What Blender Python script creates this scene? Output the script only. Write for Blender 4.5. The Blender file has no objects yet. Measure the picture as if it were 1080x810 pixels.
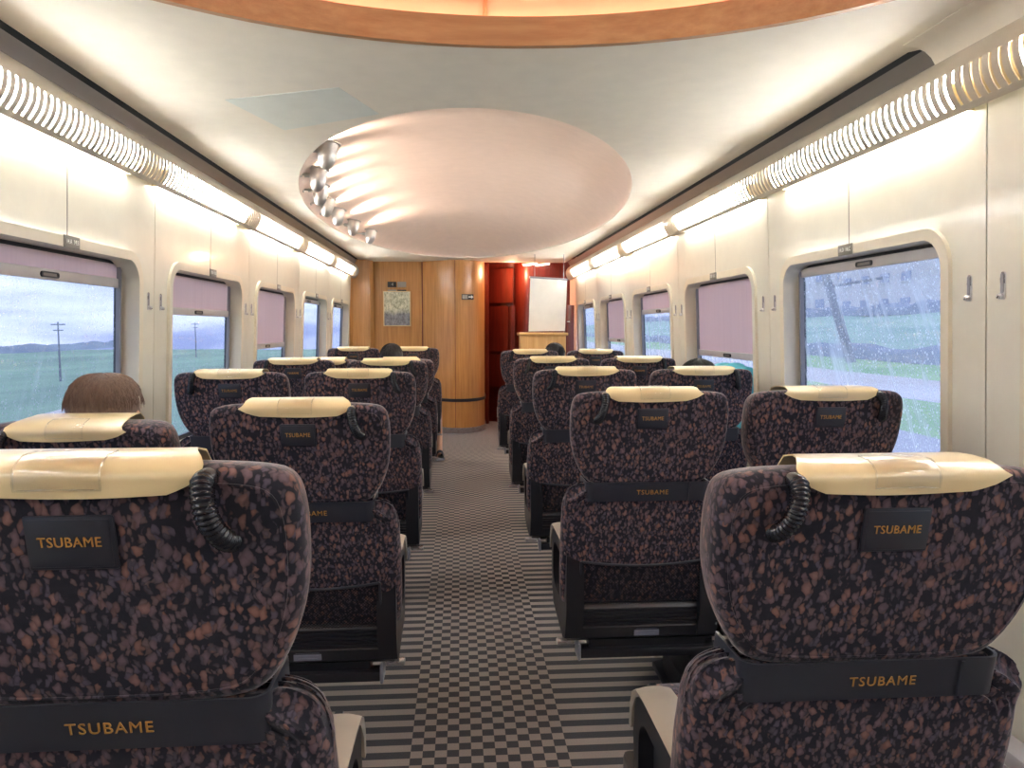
import bpy, bmesh, math, random
from mathutils import Vector, Matrix, noise
random.seed(7)
S = bpy.context.scene
C = S.collection
PI = math.pi
CX = 0.055                                   # centre line of the car

# ------------------------------------------------------------------ materials
def newmat(name):
    m = bpy.data.materials.new(name); m.use_nodes = True
    nt = m.node_tree
    return m, nt, nt.nodes['Principled BSDF'], nt.nodes['Material Output']

def setp(b, **k):
    names = dict(color='Base Color', rough='Roughness', metal='Metallic', spec='Specular IOR Level', sheen='Sheen Weight',
                 sheenr='Sheen Roughness', sheent='Sheen Tint', coat='Coat Weight', coatr='Coat Roughness', emit='Emission Color',
                 estr='Emission Strength', alpha='Alpha', trans='Transmission Weight', ior='IOR', sss='Subsurface Weight')
    for a, v in k.items():
        i = b.inputs[names[a]]
        if a in ('color', 'emit', 'sheent') and len(v) == 3: v = (*v, 1)
        i.default_value = v

def lin(r, g, b):
    f = lambda c: (c/255/12.92) if c/255 <= .04045 else ((c/255+.055)/1.055)**2.4
    return (f(r), f(g), f(b))

def nd(nt, kind, **k):
    n = nt.nodes.new(kind)
    for a, v in k.items(): setattr(n, a, v)
    return n
def math_n(nt, op, a, b=None, c=None):
    n = nd(nt, 'ShaderNodeMath', operation=op)
    for i, v in enumerate((a, b, c)):
        if v is None: continue
        if isinstance(v, (int, float)): n.inputs[i].default_value = v
        else: nt.links.new(v, n.inputs[i])
    return n.outputs[0]
def mixc(nt, fac, a, b):
    n = nd(nt, 'ShaderNodeMix', data_type='RGBA')
    for i, v in ((0, fac), (6, a), (7, b)):
        if isinstance(v, (int, float)): n.inputs[i].default_value = v
        elif isinstance(v, tuple): n.inputs[i].default_value = (*v, 1) if len(v) == 3 else v
        else: nt.links.new(v, n.inputs[i])
    return n.outputs[2]
def ramp(nt, fac, stops, interp='LINEAR'):
    n = nd(nt, 'ShaderNodeValToRGB'); n.color_ramp.interpolation = interp
    el = n.color_ramp.elements
    while len(el) < len(stops): el.new(.5)
    for e, (p, c) in zip(el, stops):
        e.position = p; e.color = (*c, 1) if len(c) == 3 else c
    nt.links.new(fac, n.inputs[0]); return n.outputs[0]
def coords(nt, scale=(1, 1, 1), which='Object'):
    t = nd(nt, 'ShaderNodeTexCoord'); m = nd(nt, 'ShaderNodeMapping'); m.inputs['Scale'].default_value = scale
    nt.links.new(t.outputs[which], m.inputs[0]); return m.outputs[0]
def noise_n(nt, vec, scale, detail=3, rough=.5, out='Fac'):
    n = nd(nt, 'ShaderNodeTexNoise'); n.inputs['Scale'].default_value = scale; n.inputs['Detail'].default_value = detail
    n.inputs['Roughness'].default_value = rough
    if vec: nt.links.new(vec, n.inputs['Vector'])
    return n.outputs[out]
def bump(nt, b, h, strength=.3, dist=.002):
    n = nd(nt, 'ShaderNodeBump'); n.inputs['Strength'].default_value = strength; n.inputs['Distance'].default_value = dist
    nt.links.new(h, n.inputs['Height']); nt.links.new(n.outputs[0], b.inputs['Normal'])

def plain(name, col, rough=.5, **k):
    m, nt, b, o = newmat(name); setp(b, color=col, rough=rough, **k)
    f = noise_n(nt, coords(nt), 14, 4)
    c = mixc(nt, f, tuple(v*.93 for v in col), tuple(min(1, v*1.06) for v in col))
    nt.links.new(c, b.inputs['Base Color'])
    return m

def emissive(name, col, strength):
    m, nt, b, o = newmat(name); setp(b, color=(.8, .8, .8), emit=col, estr=strength); return m

def fabric_mat():
    m, nt, b, o = newmat('leaf_moquette')
    v = coords(nt)
    nz = nd(nt, 'ShaderNodeTexNoise'); nz.inputs['Scale'].default_value = 60; nz.inputs['Detail'].default_value = 2
    nt.links.new(v, nz.inputs['Vector'])
    sub = nd(nt, 'ShaderNodeVectorMath', operation='SUBTRACT'); sub.inputs[1].default_value = (.5, .5, .5); nt.links.new(nz.outputs['Color'], sub.inputs[0])
    sc = nd(nt, 'ShaderNodeVectorMath', operation='SCALE'); sc.inputs['Scale'].default_value = .014; nt.links.new(sub.outputs[0], sc.inputs[0])
    ad = nd(nt, 'ShaderNodeVectorMath', operation='ADD'); nt.links.new(v, ad.inputs[0]); nt.links.new(sc.outputs[0], ad.inputs[1])
    base = mixc(nt, noise_n(nt, v, 90, 2), lin(32, 32, 38), lin(48, 47, 54))
    col = base
    small = [lin(78, 70, 78), lin(98, 84, 90), lin(86, 78, 90), lin(102, 84, 84)]
    big = [lin(108, 84, 84), lin(130, 99, 93), lin(112, 92, 97), lin(132, 97, 87), lin(101, 86, 92)]
    for scale, thr, cols, rot, cut in ((84, .52, small, .5, .22), (88, .52, small, -.9, .22), (57, .45, big, 1.25, .30), (53, .45, big, -.35, .30)):
        mp = nd(nt, 'ShaderNodeMapping'); mp.inputs['Rotation'].default_value = (0, rot, 0); mp.inputs['Scale'].default_value = (1.45, 1, .85)
        mp.inputs['Location'].default_value = (rot*3, 0, scale*.01); nt.links.new(ad.outputs[0], mp.inputs[0])
        vo = nd(nt, 'ShaderNodeTexVoronoi', distance='MINKOWSKI'); vo.inputs['Exponent'].default_value = 1.25
        vo.inputs['Scale'].default_value = scale; nt.links.new(mp.outputs[0], vo.inputs['Vector'])
        sep = nd(nt, 'ShaderNodeSeparateColor'); nt.links.new(vo.outputs['Color'], sep.inputs[0])
        keep = math_n(nt, 'GREATER_THAN', sep.outputs[0], cut)
        r = nd(nt, 'ShaderNodeMapRange'); r.inputs[1].default_value = thr+.05; r.inputs[2].default_value = thr-.05
        nt.links.new(vo.outputs['Distance'], r.inputs[0])
        mask = math_n(nt, 'MULTIPLY', keep, r.outputs[0])
        n = len(cols)
        leaf = ramp(nt, sep.outputs[1], [(i/n, c) for i, c in enumerate(cols)], 'CONSTANT')
        edge = nd(nt, 'ShaderNodeMapRange'); edge.inputs[1].default_value = thr-.28; edge.inputs[2].default_value = thr; edge.inputs[3].default_value = 1.05; edge.inputs[4].default_value = .62
        nt.links.new(vo.outputs['Distance'], edge.inputs[0])
        vm = nd(nt, 'ShaderNodeVectorMath', operation='SCALE'); nt.links.new(leaf, vm.inputs[0]); nt.links.new(edge.outputs[0], vm.inputs['Scale'])
        col = mixc(nt, mask, col, vm.outputs[0])
    nt.links.new(col, b.inputs['Base Color'])
    setp(b, rough=.85, spec=.15, sheen=.45, sheenr=.35, sheent=(.85, .78, .78))
    bump(nt, b, noise_n(nt, v, 900, 2), .2, .001)
    return m

def carpet_mat():
    m, nt, b, o = newmat('checked_carpet')
    t = nd(nt, 'ShaderNodeTexCoord'); sp = nd(nt, 'ShaderNodeSeparateXYZ'); nt.links.new(t.outputs['Object'], sp.inputs[0])
    s = .0342; x0 = .06-7*s
    ux = math_n(nt, 'DIVIDE', math_n(nt, 'SUBTRACT', sp.outputs[0], x0), s)
    uy = math_n(nt, 'DIVIDE', math_n(nt, 'ADD', sp.outputs[1], 4.), s)
    fx = math_n(nt, 'FLOOR', ux); fy = math_n(nt, 'FLOOR', uy)
    ins = math_n(nt, 'MULTIPLY', math_n(nt, 'GREATER_THAN', ux, 0.), math_n(nt, 'LESS_THAN', ux, 14.))
    chk = math_n(nt, 'FLOORED_MODULO', math_n(nt, 'ADD', math_n(nt, 'MULTIPLY', fx, ins), fy), 2.)
    nz = noise_n(nt, coords(nt), 420, 2); nz2 = noise_n(nt, coords(nt), 2.2, 2)
    a = mixc(nt, nz, lin(48, 49, 53), lin(78, 77, 79))
    c = mixc(nt, nz, lin(130, 119, 111), lin(176, 165, 155))
    col = mixc(nt, chk, a, c)
    nt.links.new(col, b.inputs['Base Color']); setp(b, rough=.95, spec=.1, sheen=.15)
    bump(nt, b, nz, .5, .003)
    return m

def wood_mat(name, c1, c2, axis=2, rough=.35):
    m, nt, b, o = newmat(name)
    sc = [14, 14, 14]; sc[axis] = .7
    v = coords(nt, tuple(sc))
    f = noise_n(nt, v, 3.2, 6, .6)
    f2 = noise_n(nt, coords(nt, tuple(s*6 if s > 1 else s for s in sc)), 3, 3)
    col = mixc(nt, ramp(nt, f, [(.3, (0, 0, 0)), (.7, (1, 1, 1))]), c1, c2)
    col = mixc(nt, math_n(nt, 'MULTIPLY', f2, .3), col, tuple(v*.7 for v in c1))
    nt.links.new(col, b.inputs['Base Color']); setp(b, rough=rough, coat=.25, coatr=.15)
    return m

def net_mat():
    m, nt, b, o = newmat('black_net')
    setp(b, color=lin(24, 23, 28), rough=.8)
    sp = nd(nt, 'ShaderNodeSeparateXYZ'); nt.links.new(coords(nt), sp.inputs[0])
    outs = []
    for sg in (1, -1):
        u = math_n(nt, 'ADD', sp.outputs[0], math_n(nt, 'MULTIPLY', sp.outputs[2], float(sg)))
        outs.append(math_n(nt, 'LESS_THAN', math_n(nt, 'FRACT', math_n(nt, 'MULTIPLY', u, 120.)), .24))
    a = math_n(nt, 'MAXIMUM', outs[0], outs[1])
    a = math_n(nt, 'MULTIPLY', a, .95)
    nt.links.new(a, b.inputs['Alpha']); return m

def glass_mat(name, rain, slant):
    m, nt, b, o = newmat(name)
    nt.nodes.remove(b)
    tr = nd(nt, 'ShaderNodeBsdfTransparent'); tr.inputs[0].default_value = (.95, .97, 1, 1)
    gl = nd(nt, 'ShaderNodeBsdfGlossy'); gl.inputs['Roughness'].default_value = .02
    mx = nd(nt, 'ShaderNodeMixShader'); mx.inputs[0].default_value = .05
    nt.links.new(tr.outputs[0], mx.inputs[1]); nt.links.new(gl.outputs[0], mx.inputs[2])
    last = mx.outputs[0]
    # drops and wet runs on the pane
    tl = nd(nt, 'ShaderNodeBsdfTranslucent'); tl.inputs[0].default_value = (.93, .95, 1, 1)
    v = coords(nt)
    vo = nd(nt, 'ShaderNodeTexVoronoi'); vo.inputs['Scale'].default_value = 95; nt.links.new(v, vo.inputs['Vector'])
    sep = nd(nt, 'ShaderNodeSeparateColor'); nt.links.new(vo.outputs['Color'], sep.inputs[0])
    rad = math_n(nt, 'MULTIPLY', math_n(nt, 'POWER', sep.outputs[0], 3.), .45)
    drop = math_n(nt, 'LESS_THAN', vo.outputs['Distance'], rad)
    r = nd(nt, 'ShaderNodeMapping'); r.inputs['Rotation'].default_value = (slant, 0, 0); r.inputs['Scale'].default_value = (1, 1, 1)
    nt.links.new(v, r.inputs[0])
    r2 = nd(nt, 'ShaderNodeMapping'); r2.inputs['Scale'].default_value = (1, 26, 2.2); nt.links.new(r.outputs[0], r2.inputs[0])
    st = noise_n(nt, r2.outputs[0], 1.6, 5, .65)
    run = ramp(nt, st, [(.5, (0, 0, 0)), (.78, (1, 1, 1))])
    spk = noise_n(nt, v, 170, 2); spk = ramp(nt, spk, [(.55, (0, 0, 0)), (.75, (1, 1, 1))])
    f = math_n(nt, 'MAXIMUM', math_n(nt, 'MULTIPLY', drop, .55), math_n(nt, 'MAXIMUM', math_n(nt, 'MULTIPLY', run, .6), math_n(nt, 'MULTIPLY', spk, .3)))
    f = math_n(nt, 'ADD', math_n(nt, 'MULTIPLY', f, rain), .05+.1*rain)
    m2 = nd(nt, 'ShaderNodeMixShader'); nt.links.new(f, m2.inputs[0]); nt.links.new(last, m2.inputs[1]); nt.links.new(tl.outputs[0], m2.inputs[2])
    nt.links.new(m2.outputs[0], o.inputs[0]); return m

def vinyl_mat():
    m, nt, b, o = newmat('clear_vinyl'); nt.nodes.remove(b)
    tr = nd(nt, 'ShaderNodeBsdfTransparent'); gl = nd(nt, 'ShaderNodeBsdfGlossy'); gl.inputs['Roughness'].default_value = .08
    fr = nd(nt, 'ShaderNodeFresnel'); fr.inputs[0].default_value = 1.5
    f = math_n(nt, 'ADD', math_n(nt, 'MULTIPLY', fr.outputs[0], .5), .03)
    mx = nd(nt, 'ShaderNodeMixShader'); nt.links.new(f, mx.inputs[0]); nt.links.new(tr.outputs[0], mx.inputs[1]); nt.links.new(gl.outputs[0], mx.inputs[2])
    bp = nd(nt, 'ShaderNodeBump'); bp.inputs['Strength'].default_value = .25; bp.inputs['Distance'].default_value = .003
    nt.links.new(noise_n(nt, coords(nt), 30, 2), bp.inputs['Height']); nt.links.new(bp.outputs[0], gl.inputs['Normal'])
    nt.links.new(mx.outputs[0], o.inputs[0]); return m

def hair_mat(name, c1, c2):
    m, nt, b, o = newmat(name)
    f = noise_n(nt, coords(nt, (90, 90, 12)), 1.5, 4)
    nt.links.new(mixc(nt, f, c1, c2), b.inputs['Base Color']); setp(b, rough=.45, spec=.35)
    bump(nt, b, noise_n(nt, coords(nt, (260, 260, 20)), 1.2, 3), .6, .004)
    return m

def blind_mat():
    m, nt, b, o = newmat('mauve_blind_cloth'); nt.nodes.remove(b)
    v = coords(nt); col = mixc(nt, noise_n(nt, coords(nt, (1, 40, 1)), 2, 3), lin(210, 180, 180), lin(222, 194, 192))
    d = nd(nt, 'ShaderNodeBsdfDiffuse'); t = nd(nt, 'ShaderNodeBsdfTranslucent')
    nt.links.new(col, d.inputs[0]); nt.links.new(col, t.inputs[0])
    mx = nd(nt, 'ShaderNodeMixShader'); mx.inputs[0].default_value = .42
    nt.links.new(d.outputs[0], mx.inputs[1]); nt.links.new(t.outputs[0], mx.inputs[2]); nt.links.new(mx.outputs[0], o.inputs[0]); return m

def grass_mat(name, c1, c2, scale=.4):
    m, nt, b, o = newmat(name)
    f = noise_n(nt, coords(nt, (1, .35, 1)), scale, 6, .6)
    nt.links.new(mixc(nt, ramp(nt, f, [(.35, (0, 0, 0)), (.65, (1, 1, 1))]), c1, c2), b.inputs['Base Color']); setp(b, rough=.95, spec=.05)
    return m

def brushed(name, col, rough=.3):
    m, nt, b, o = newmat(name); setp(b, color=col, metal=1., rough=rough)
    f = noise_n(nt, coords(nt, (1, 1, 30)), 20, 2)
    nt.links.new(math_n(nt, 'ADD', math_n(nt, 'MULTIPLY', f, .15), rough-.07), b.inputs['Roughness']); return m

def picture_mat():
    m, nt, b, o = newmat('garden_photograph')
    v = coords(nt, (1, 1, 1)); sp = nd(nt, 'ShaderNodeSeparateXYZ'); nt.links.new(v, sp.inputs[0])
    n1 = noise_n(nt, coords(nt, (1, 1, .6)), 34, 6, .75)
    sky = ramp(nt, n1, [(.3, lin(90, 96, 82)), (.48, lin(188, 190, 165)), (.62, lin(228, 226, 205)), (.75, lin(150, 152, 120))])
    gr = ramp(nt, n1, [(.35, lin(96, 98, 104)), (.6, lin(150, 152, 158))])
    f = ramp(nt, math_n(nt, 'ADD', sp.outputs[2], math_n(nt, 'MULTIPLY', noise_n(nt, v, 9, 2), .12)), [(.0, (0, 0, 0)), (.06, (1, 1, 1))])
    nt.links.new(mixc(nt, f, gr, sky), b.inputs['Base Color']); setp(b, rough=.25)
    return m

M = {}
M['fabric'] = fabric_mat()
M['carpet'] = carpet_mat()
M['oak'] = wood_mat('light_oak', lin(176, 120, 62), lin(208, 152, 88))
M['oakdark'] = wood_mat('ring_beech', lin(192, 142, 98), lin(216, 172, 126), axis=0)
M['redwood'] = wood_mat('red_lacquered_wood', lin(84, 26, 20), lin(120, 38, 26), rough=.35)
M['panel'] = plain('cream_wall_panel', lin(224, 221, 206), .28, coat=.35, coatr=.09)
M['frame'] = plain('cream_window_frame', lin(222, 214, 194), .35)
M['cover'] = plain('beige_lamp_cover', lin(205, 194, 176), .45)
M['ceil'] = plain('pale_grey_ceiling', lin(240, 231, 216), .7)
M['dome'] = plain('pinkish_dome_plaster', lin(246, 226, 212), .6)
M['peach'] = plain('peach_dome_plaster', lin(236, 190, 160), .6)
M['pale_slab'] = plain('pale_blue_grey', lin(226, 228, 220), .6)
M['band'] = plain('taupe_grey_band', lin(112, 104, 96), .35, coat=.3, coatr=.2)
M['void'] = plain('gap_shade_black', lin(9, 9, 10), .9)
M['black'] = plain('black_plastic', lin(34, 34, 38), .34)
M['rib'] = plain('black_rubber', lin(36, 36, 40), .25)
M['leather'] = plain('black_leatherette', lin(46, 48, 56), .38)
M['cream'] = plain('cream_leather', lin(222, 200, 152), .3, coat=.3, coatr=.12)
M['pad'] = plain('beige_arm_pad', lin(152, 142, 128), .4)
M['gold'] = plain('gold_print', lin(190, 140, 70), .4)
M['label'] = plain('silver_label', lin(120, 124, 136), .4)
M['white_ink'] = plain('white_ink', lin(225, 225, 220), .6)
M['net'] = net_mat()
M['vinyl'] = vinyl_mat()
M['alu'] = brushed('brushed_aluminium', (.62, .59, .56), .46)
M['steel'] = brushed('satin_steel', (.62, .62, .64), .28)
M['gasket'] = plain('black_gasket', lin(26, 28, 34), .5)
M['rail'] = plain('grey_rail', lin(140, 140, 146), .4)
M['hem'] = plain('blind_hem_bar', lin(190, 182, 180), .4)
M['blind'] = blind_mat()
M['glassL'] = glass_mat('rain_flecked_glass', .35, .35)
M['glassR'] = glass_mat('rain_streaked_glass', .95, .45)
M['lamp'] = emissive('cool_lamp_diffuser', (.9, .95, 1.), 8.5)
M['tube'] = emissive('fluorescent_tube', (.86, .94, 1.), 5.)
M['cove'] = emissive('warm_cove_lamp', (1., .60, .44), 1.05)
M['plate'] = plain('grey_number_plate', lin(120, 118, 110), .4)
M['sign'] = plain('dark_sign', lin(48, 44, 40), .4)
M['grey'] = plain('light_grey_sign', lin(150, 146, 136), .4)
M['heater'] = plain('grey_heater_cover', lin(170, 168, 172), .5)
M['board'] = plain('white_board', lin(226, 224, 218), .5)
M['counter'] = wood_mat('honey_counter', lin(206, 158, 92), lin(226, 184, 120))
M['picture'] = picture_mat()
M['cyan'] = plain('turquoise_cloth', lin(80, 185, 205), .6)
M['skin'] = plain('skin', lin(214, 168, 140), .5)
M['shoe'] = plain('dark_sneaker', lin(46, 46, 52), .6)
M['sole'] = plain('white_sole', lin(226, 226, 224), .5)
for n_, c_ in (('grey_shirt', (150, 150, 158)), ('navy_shirt', (50, 58, 84)), ('olive_shirt', (96, 98, 76)), ('white_shirt', (212, 210, 206)), ('denim', (62, 72, 96)), ('dark_trousers', (44, 42, 46)), ('eye_white', (235, 235, 232)), ('lip', (170, 100, 92))):
    M[n_] = plain(n_, lin(*c_), .85)
M['hair_brown'] = hair_mat('brown_hair', lin(92, 74, 63), lin(166, 140, 122))
M['hair_black'] = hair_mat('black_hair', lin(16, 15, 16), lin(48, 45, 46))
M['hair_green'] = hair_mat('dark_olive_hair', lin(24, 26, 22), lin(70, 70, 58))
M['field'] = grass_mat('wet_field', lin(120, 152, 128), lin(150, 186, 150), .06)
M['verge'] = grass_mat('bright_verge', lin(138, 186, 120), lin(176, 212, 150), .5)
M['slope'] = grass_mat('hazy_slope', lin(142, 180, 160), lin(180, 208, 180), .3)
M['road'] = grass_mat('wet_road', lin(150, 154, 168), lin(206, 206, 214), .2)
M['track'] = grass_mat('pale_track', lin(212, 204, 196), lin(232, 230, 230), .3)
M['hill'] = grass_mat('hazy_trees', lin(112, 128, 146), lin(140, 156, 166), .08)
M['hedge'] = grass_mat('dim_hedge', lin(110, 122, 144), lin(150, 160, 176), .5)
M['wallb'] = grass_mat('beige_render', lin(206, 198, 198), lin(222, 214, 210), .4)
M['winb'] = plain('grey_pane', lin(120, 134, 170), .3)
M['roofb'] = plain('blue_grey_roof', lin(150, 162, 196), .6)
M['pole'] = plain('grey_pole', lin(96, 100, 116), .8)

# ------------------------------------------------------------------ mesh helpers
def finish(bm, name, mat, parent=None, smooth=35, recalc=True):
    if recalc: bmesh.ops.recalc_face_normals(bm, faces=bm.faces)
    me = bpy.data.meshes.new(name); bm.to_mesh(me); bm.free()
    return link(me, name, mat, parent, smooth)
def link(me, name, mat, parent=None, smooth=35):
    if mat is not None:
        me.materials.clear()
        for k in (mat if isinstance(mat, (list, tuple)) else [mat]): me.materials.append(M[k])
    if smooth:
        me.shade_smooth()
        if smooth < 180: me.set_sharp_from_angle(angle=math.radians(smooth))
    o = bpy.data.objects.new(name, me); C.objects.link(o)
    if parent: o.parent = parent
    return o
def tag(o, label, cat, group=None):
    o['label'] = label; o['category'] = cat
    if group: o['group'] = group
    return o
def struct(o): o['kind'] = 'structure'; return o
def empty(name, loc=(0, 0, 0), rz=0):
    o = bpy.data.objects.new(name, None); C.objects.link(o); o.empty_display_size = .1
    o.location = loc; o.rotation_euler = (0, 0, rz); return o
def dup(root, loc=None, parent=None):
    r = root.copy(); C.objects.link(r)
    if parent: r.parent = parent
    if loc is not None: r.location = loc
    for ch in root.children: dup(ch, None, r)
    return r
def evald(o):
    dg = bpy.context.evaluated_depsgraph_get(); dg.update()
    me = bpy.data.meshes.new_from_object(o.evaluated_get(dg)); return me
def box(bm, c, s, rot=None, bev=0, seg=2):
    b2 = bmesh.new(); bmesh.ops.create_cube(b2, size=1); bmesh.ops.scale(b2, vec=s, verts=b2.verts)
    if bev: bmesh.ops.bevel(b2, geom=list(b2.edges), offset=bev, segments=seg, affect='EDGES', profile=.5)
    for v in b2.verts: v.co = (rot @ v.co if rot is not None else v.co)+Vector(c)
    me = bpy.data.meshes.new('tmp'); b2.to_mesh(me); b2.free(); bm.from_mesh(me); bpy.data.meshes.remove(me)
def nb():
    return bmesh.new()
def frames(path):
    out = []; prev = None
    n = len(path)
    for i, p in enumerate(path):
        t = (path[min(i+1, n-1)]-path[max(i-1, 0)]).normalized()
        if prev is None:
            a = Vector((0, 0, 1)) if abs(t.z) < .9 else Vector((1, 0, 0)); x = t.cross(a).normalized()
        else:
            x = (prev-t*prev.dot(t)).normalized()
        prev = x; out.append((p, x, t.cross(x).normalized()))
    return out
def tube(bm, path, r, seg=10, cap=True, closed=False):
    path = [Vector(p) for p in path]
    rs = r if isinstance(r, (list, tuple)) else [r]*len(path)
    rings = []
    for (p, x, y), rr in zip(frames(path), rs):
        rings.append([bm.verts.new(p+x*math.cos(a)*rr+y*math.sin(a)*rr) for a in [2*PI*k/seg for k in range(seg)]])
    pairs = list(zip(rings, rings[1:]))
    if closed: pairs.append((rings[-1], rings[0]))
    for A, B_ in pairs:
        for k in range(seg): bm.faces.new((A[k], A[(k+1) % seg], B_[(k+1) % seg], B_[k]))
    if cap and not closed:
        bm.faces.new(rings[0]); bm.faces.new(rings[-1][::-1])
    for v in bm.verts: v.tag = True
def lathe(bm, prof, seg=24, mat=None):
    rings = []
    for r, z in prof:
        if r < 1e-6: rings.append([bm.verts.new((0, 0, z))])
        else: rings.append([bm.verts.new((r*math.cos(2*PI*k/seg), r*math.sin(2*PI*k/seg), z)) for k in range(seg)])
    vs = [v for R in rings for v in R]
    for A, B_ in zip(rings, rings[1:]):
        for k in range(seg):
            a = A[k % len(A)], A[(k+1) % len(A)]; b = B_[(k+1) % len(B_)], B_[k % len(B_)]
            q = []
            for v in (*a, *b):
                if v not in q: q.append(v)
            if len(q) > 2: bm.faces.new(q)
    if mat is not None:
        for v in vs: v.co = mat @ v.co
    for v in bm.verts: v.tag = True
def sheet(bm, rows, thick=None):
    """rows: list of rows of points -> grid; thick gives a closed slab (offset along averaged normal)"""
    g = [[bm.verts.new(p) for p in row] for row in rows]
    fs = []
    for A, B_ in zip(g, g[1:]):
        for k in range(len(A)-1): fs.append(bm.faces.new((A[k], A[k+1], B_[k+1], B_[k])))
    if thick:
        bmesh.ops.recalc_face_normals(bm, faces=fs)
        bmesh.ops.solidify(bm, geom=fs, thickness=thick)
    for v in bm.verts: v.tag = True
def chaikin(pts, n=3):
    for _ in range(n):
        q = []
        for a, b in zip(pts, pts[1:]+pts[:1]):
            q.append((a[0]*.75+b[0]*.25, a[1]*.75+b[1]*.25)); q.append((a[0]*.25+b[0]*.75, a[1]*.25+b[1]*.75))
        pts = q
    return pts
def sub_long(pts, L):
    out = []
    for a, b in zip(pts, pts[1:]+pts[:1]):
        d = math.dist(a, b); k = max(1, int(d/L))
        for i in range(k): out.append((a[0]+(b[0]-a[0])*i/k, a[1]+(b[1]-a[1])*i/k))
    return out
def mirror_outline(half):
    return half+[(-x, z) for x, z in reversed(half)]
def pillow(bm, pts, layers, bulge0=.004, bulge1=.004, disp=None, fr=(.2, .4, .6, .8, .92)):
    """closed cushion from an outline in x,z; layers of (inset, y)"""
    xs = [p[0] for p in pts]; zs = [p[1] for p in pts]
    cx, cz = (min(xs)+max(xs))/2, (min(zs)+max(zs))/2; hw, hh = (max(xs)-min(xs))/2, (max(zs)-min(zs))/2
    def ring(ix, y, f=1.):
        out = []
        for x, z in pts:
            px = cx+(x-cx)*(1-ix/hw)*f; pz = cz+(z-cz)*(1-ix/hh)*f
            out.append(bm.verts.new((px, y, pz)))
        return out
    rings = []
    i0, y0 = layers[0]; i1, y1 = layers[-1]
    c0 = bm.verts.new((cx, y0-bulge0, cz))
    for f in fr: rings.append(ring(i0, y0-bulge0*(1-f**3), f))
    for i, y in layers: rings.append(ring(i, y))
    for f in reversed(fr): rings.append(ring(i1, y1+bulge1*(1-f**3), f))
    c1 = bm.verts.new((cx, y1+bulge1, cz)); n = len(pts)
    for k in range(n):
        bm.faces.new((c0, rings[0][k], rings[0][(k+1) % n])); bm.faces.new((c1, rings[-1][(k+1) % n], rings[-1][k]))
    for A, B_ in zip(rings, rings[1:]):
        for k in range(n): bm.faces.new((A[k], A[(k+1) % n], B_[(k+1) % n], B_[k]))
    if disp:
        for v in bm.verts: v.co = disp(v.co)
    for v in bm.verts: v.tag = True
def plate2d(outer, holes, depth, res=None):
    """filled 2-D outline with holes, extruded 0..depth along local z: returns mesh"""
    cu = bpy.data.curves.new('tmp', 'CURVE'); cu.dimensions = '2D'; cu.fill_mode = 'BOTH'; cu.extrude = depth/2
    for loop in [outer]+holes:
        s = cu.splines.new('POLY'); s.points.add(len(loop)-1)
        for p, q in zip(s.points, loop): p.co = (q[0], q[1], 0, 1)
        s.use_cyclic_u = True
    o = bpy.data.objects.new('tmp', cu); C.objects.link(o); me = evald(o)
    bpy.data.objects.remove(o); bpy.data.curves.remove(cu)
    for v in me.vertices: v.co.z += depth/2
    return me
def rrect(x0, x1, z0, z1, r, n=8):
    pts = []
    for cx, cz, a0 in ((x1-r, z1-r, 0), (x0+r, z1-r, 90), (x0+r, z0+r, 180), (x1-r, z0+r, 270)):
        for i in range(n+1):
            a = math.radians(a0+90*i/n); pts.append((cx+r*math.cos(a), cz+r*math.sin(a)))
    return pts
def text_mesh(txt, size, wscale=1., extrude=.0006, spacing=1.08, font=None):
    cu = bpy.data.curves.new('tmp', 'FONT'); cu.body = txt; cu.size = size; cu.extrude = extrude; cu.align_x = 'CENTER'; cu.align_y = 'CENTER'
    cu.space_character = spacing; cu.resolution_u = 3
    o = bpy.data.objects.new('tmp', cu); C.objects.link(o); me = evald(o)
    bpy.data.objects.remove(o); bpy.data.curves.remove(cu)
    for v in me.vertices: v.co.x *= wscale
    return me
def xform(me, f):
    for v in me.vertices: v.co = f(v.co)
    bm = bmesh.new(); bm.from_mesh(me); bmesh.ops.remove_doubles(bm, verts=bm.verts, dist=1e-5)
    bmesh.ops.recalc_face_normals(bm, faces=bm.faces); bm.to_mesh(me); bm.free(); return me

# ------------------------------------------------------------------ the setting
Y0, Y1 = -1.7, 8.72
def dwall(z): return 1.275-.045*(z-.95)

bm = nb(); box(bm, (CX, 3.3, -.02), (2.8, 14.4, .04))
fl = struct(finish(bm, 'floor', 'carpet', smooth=0))

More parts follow.
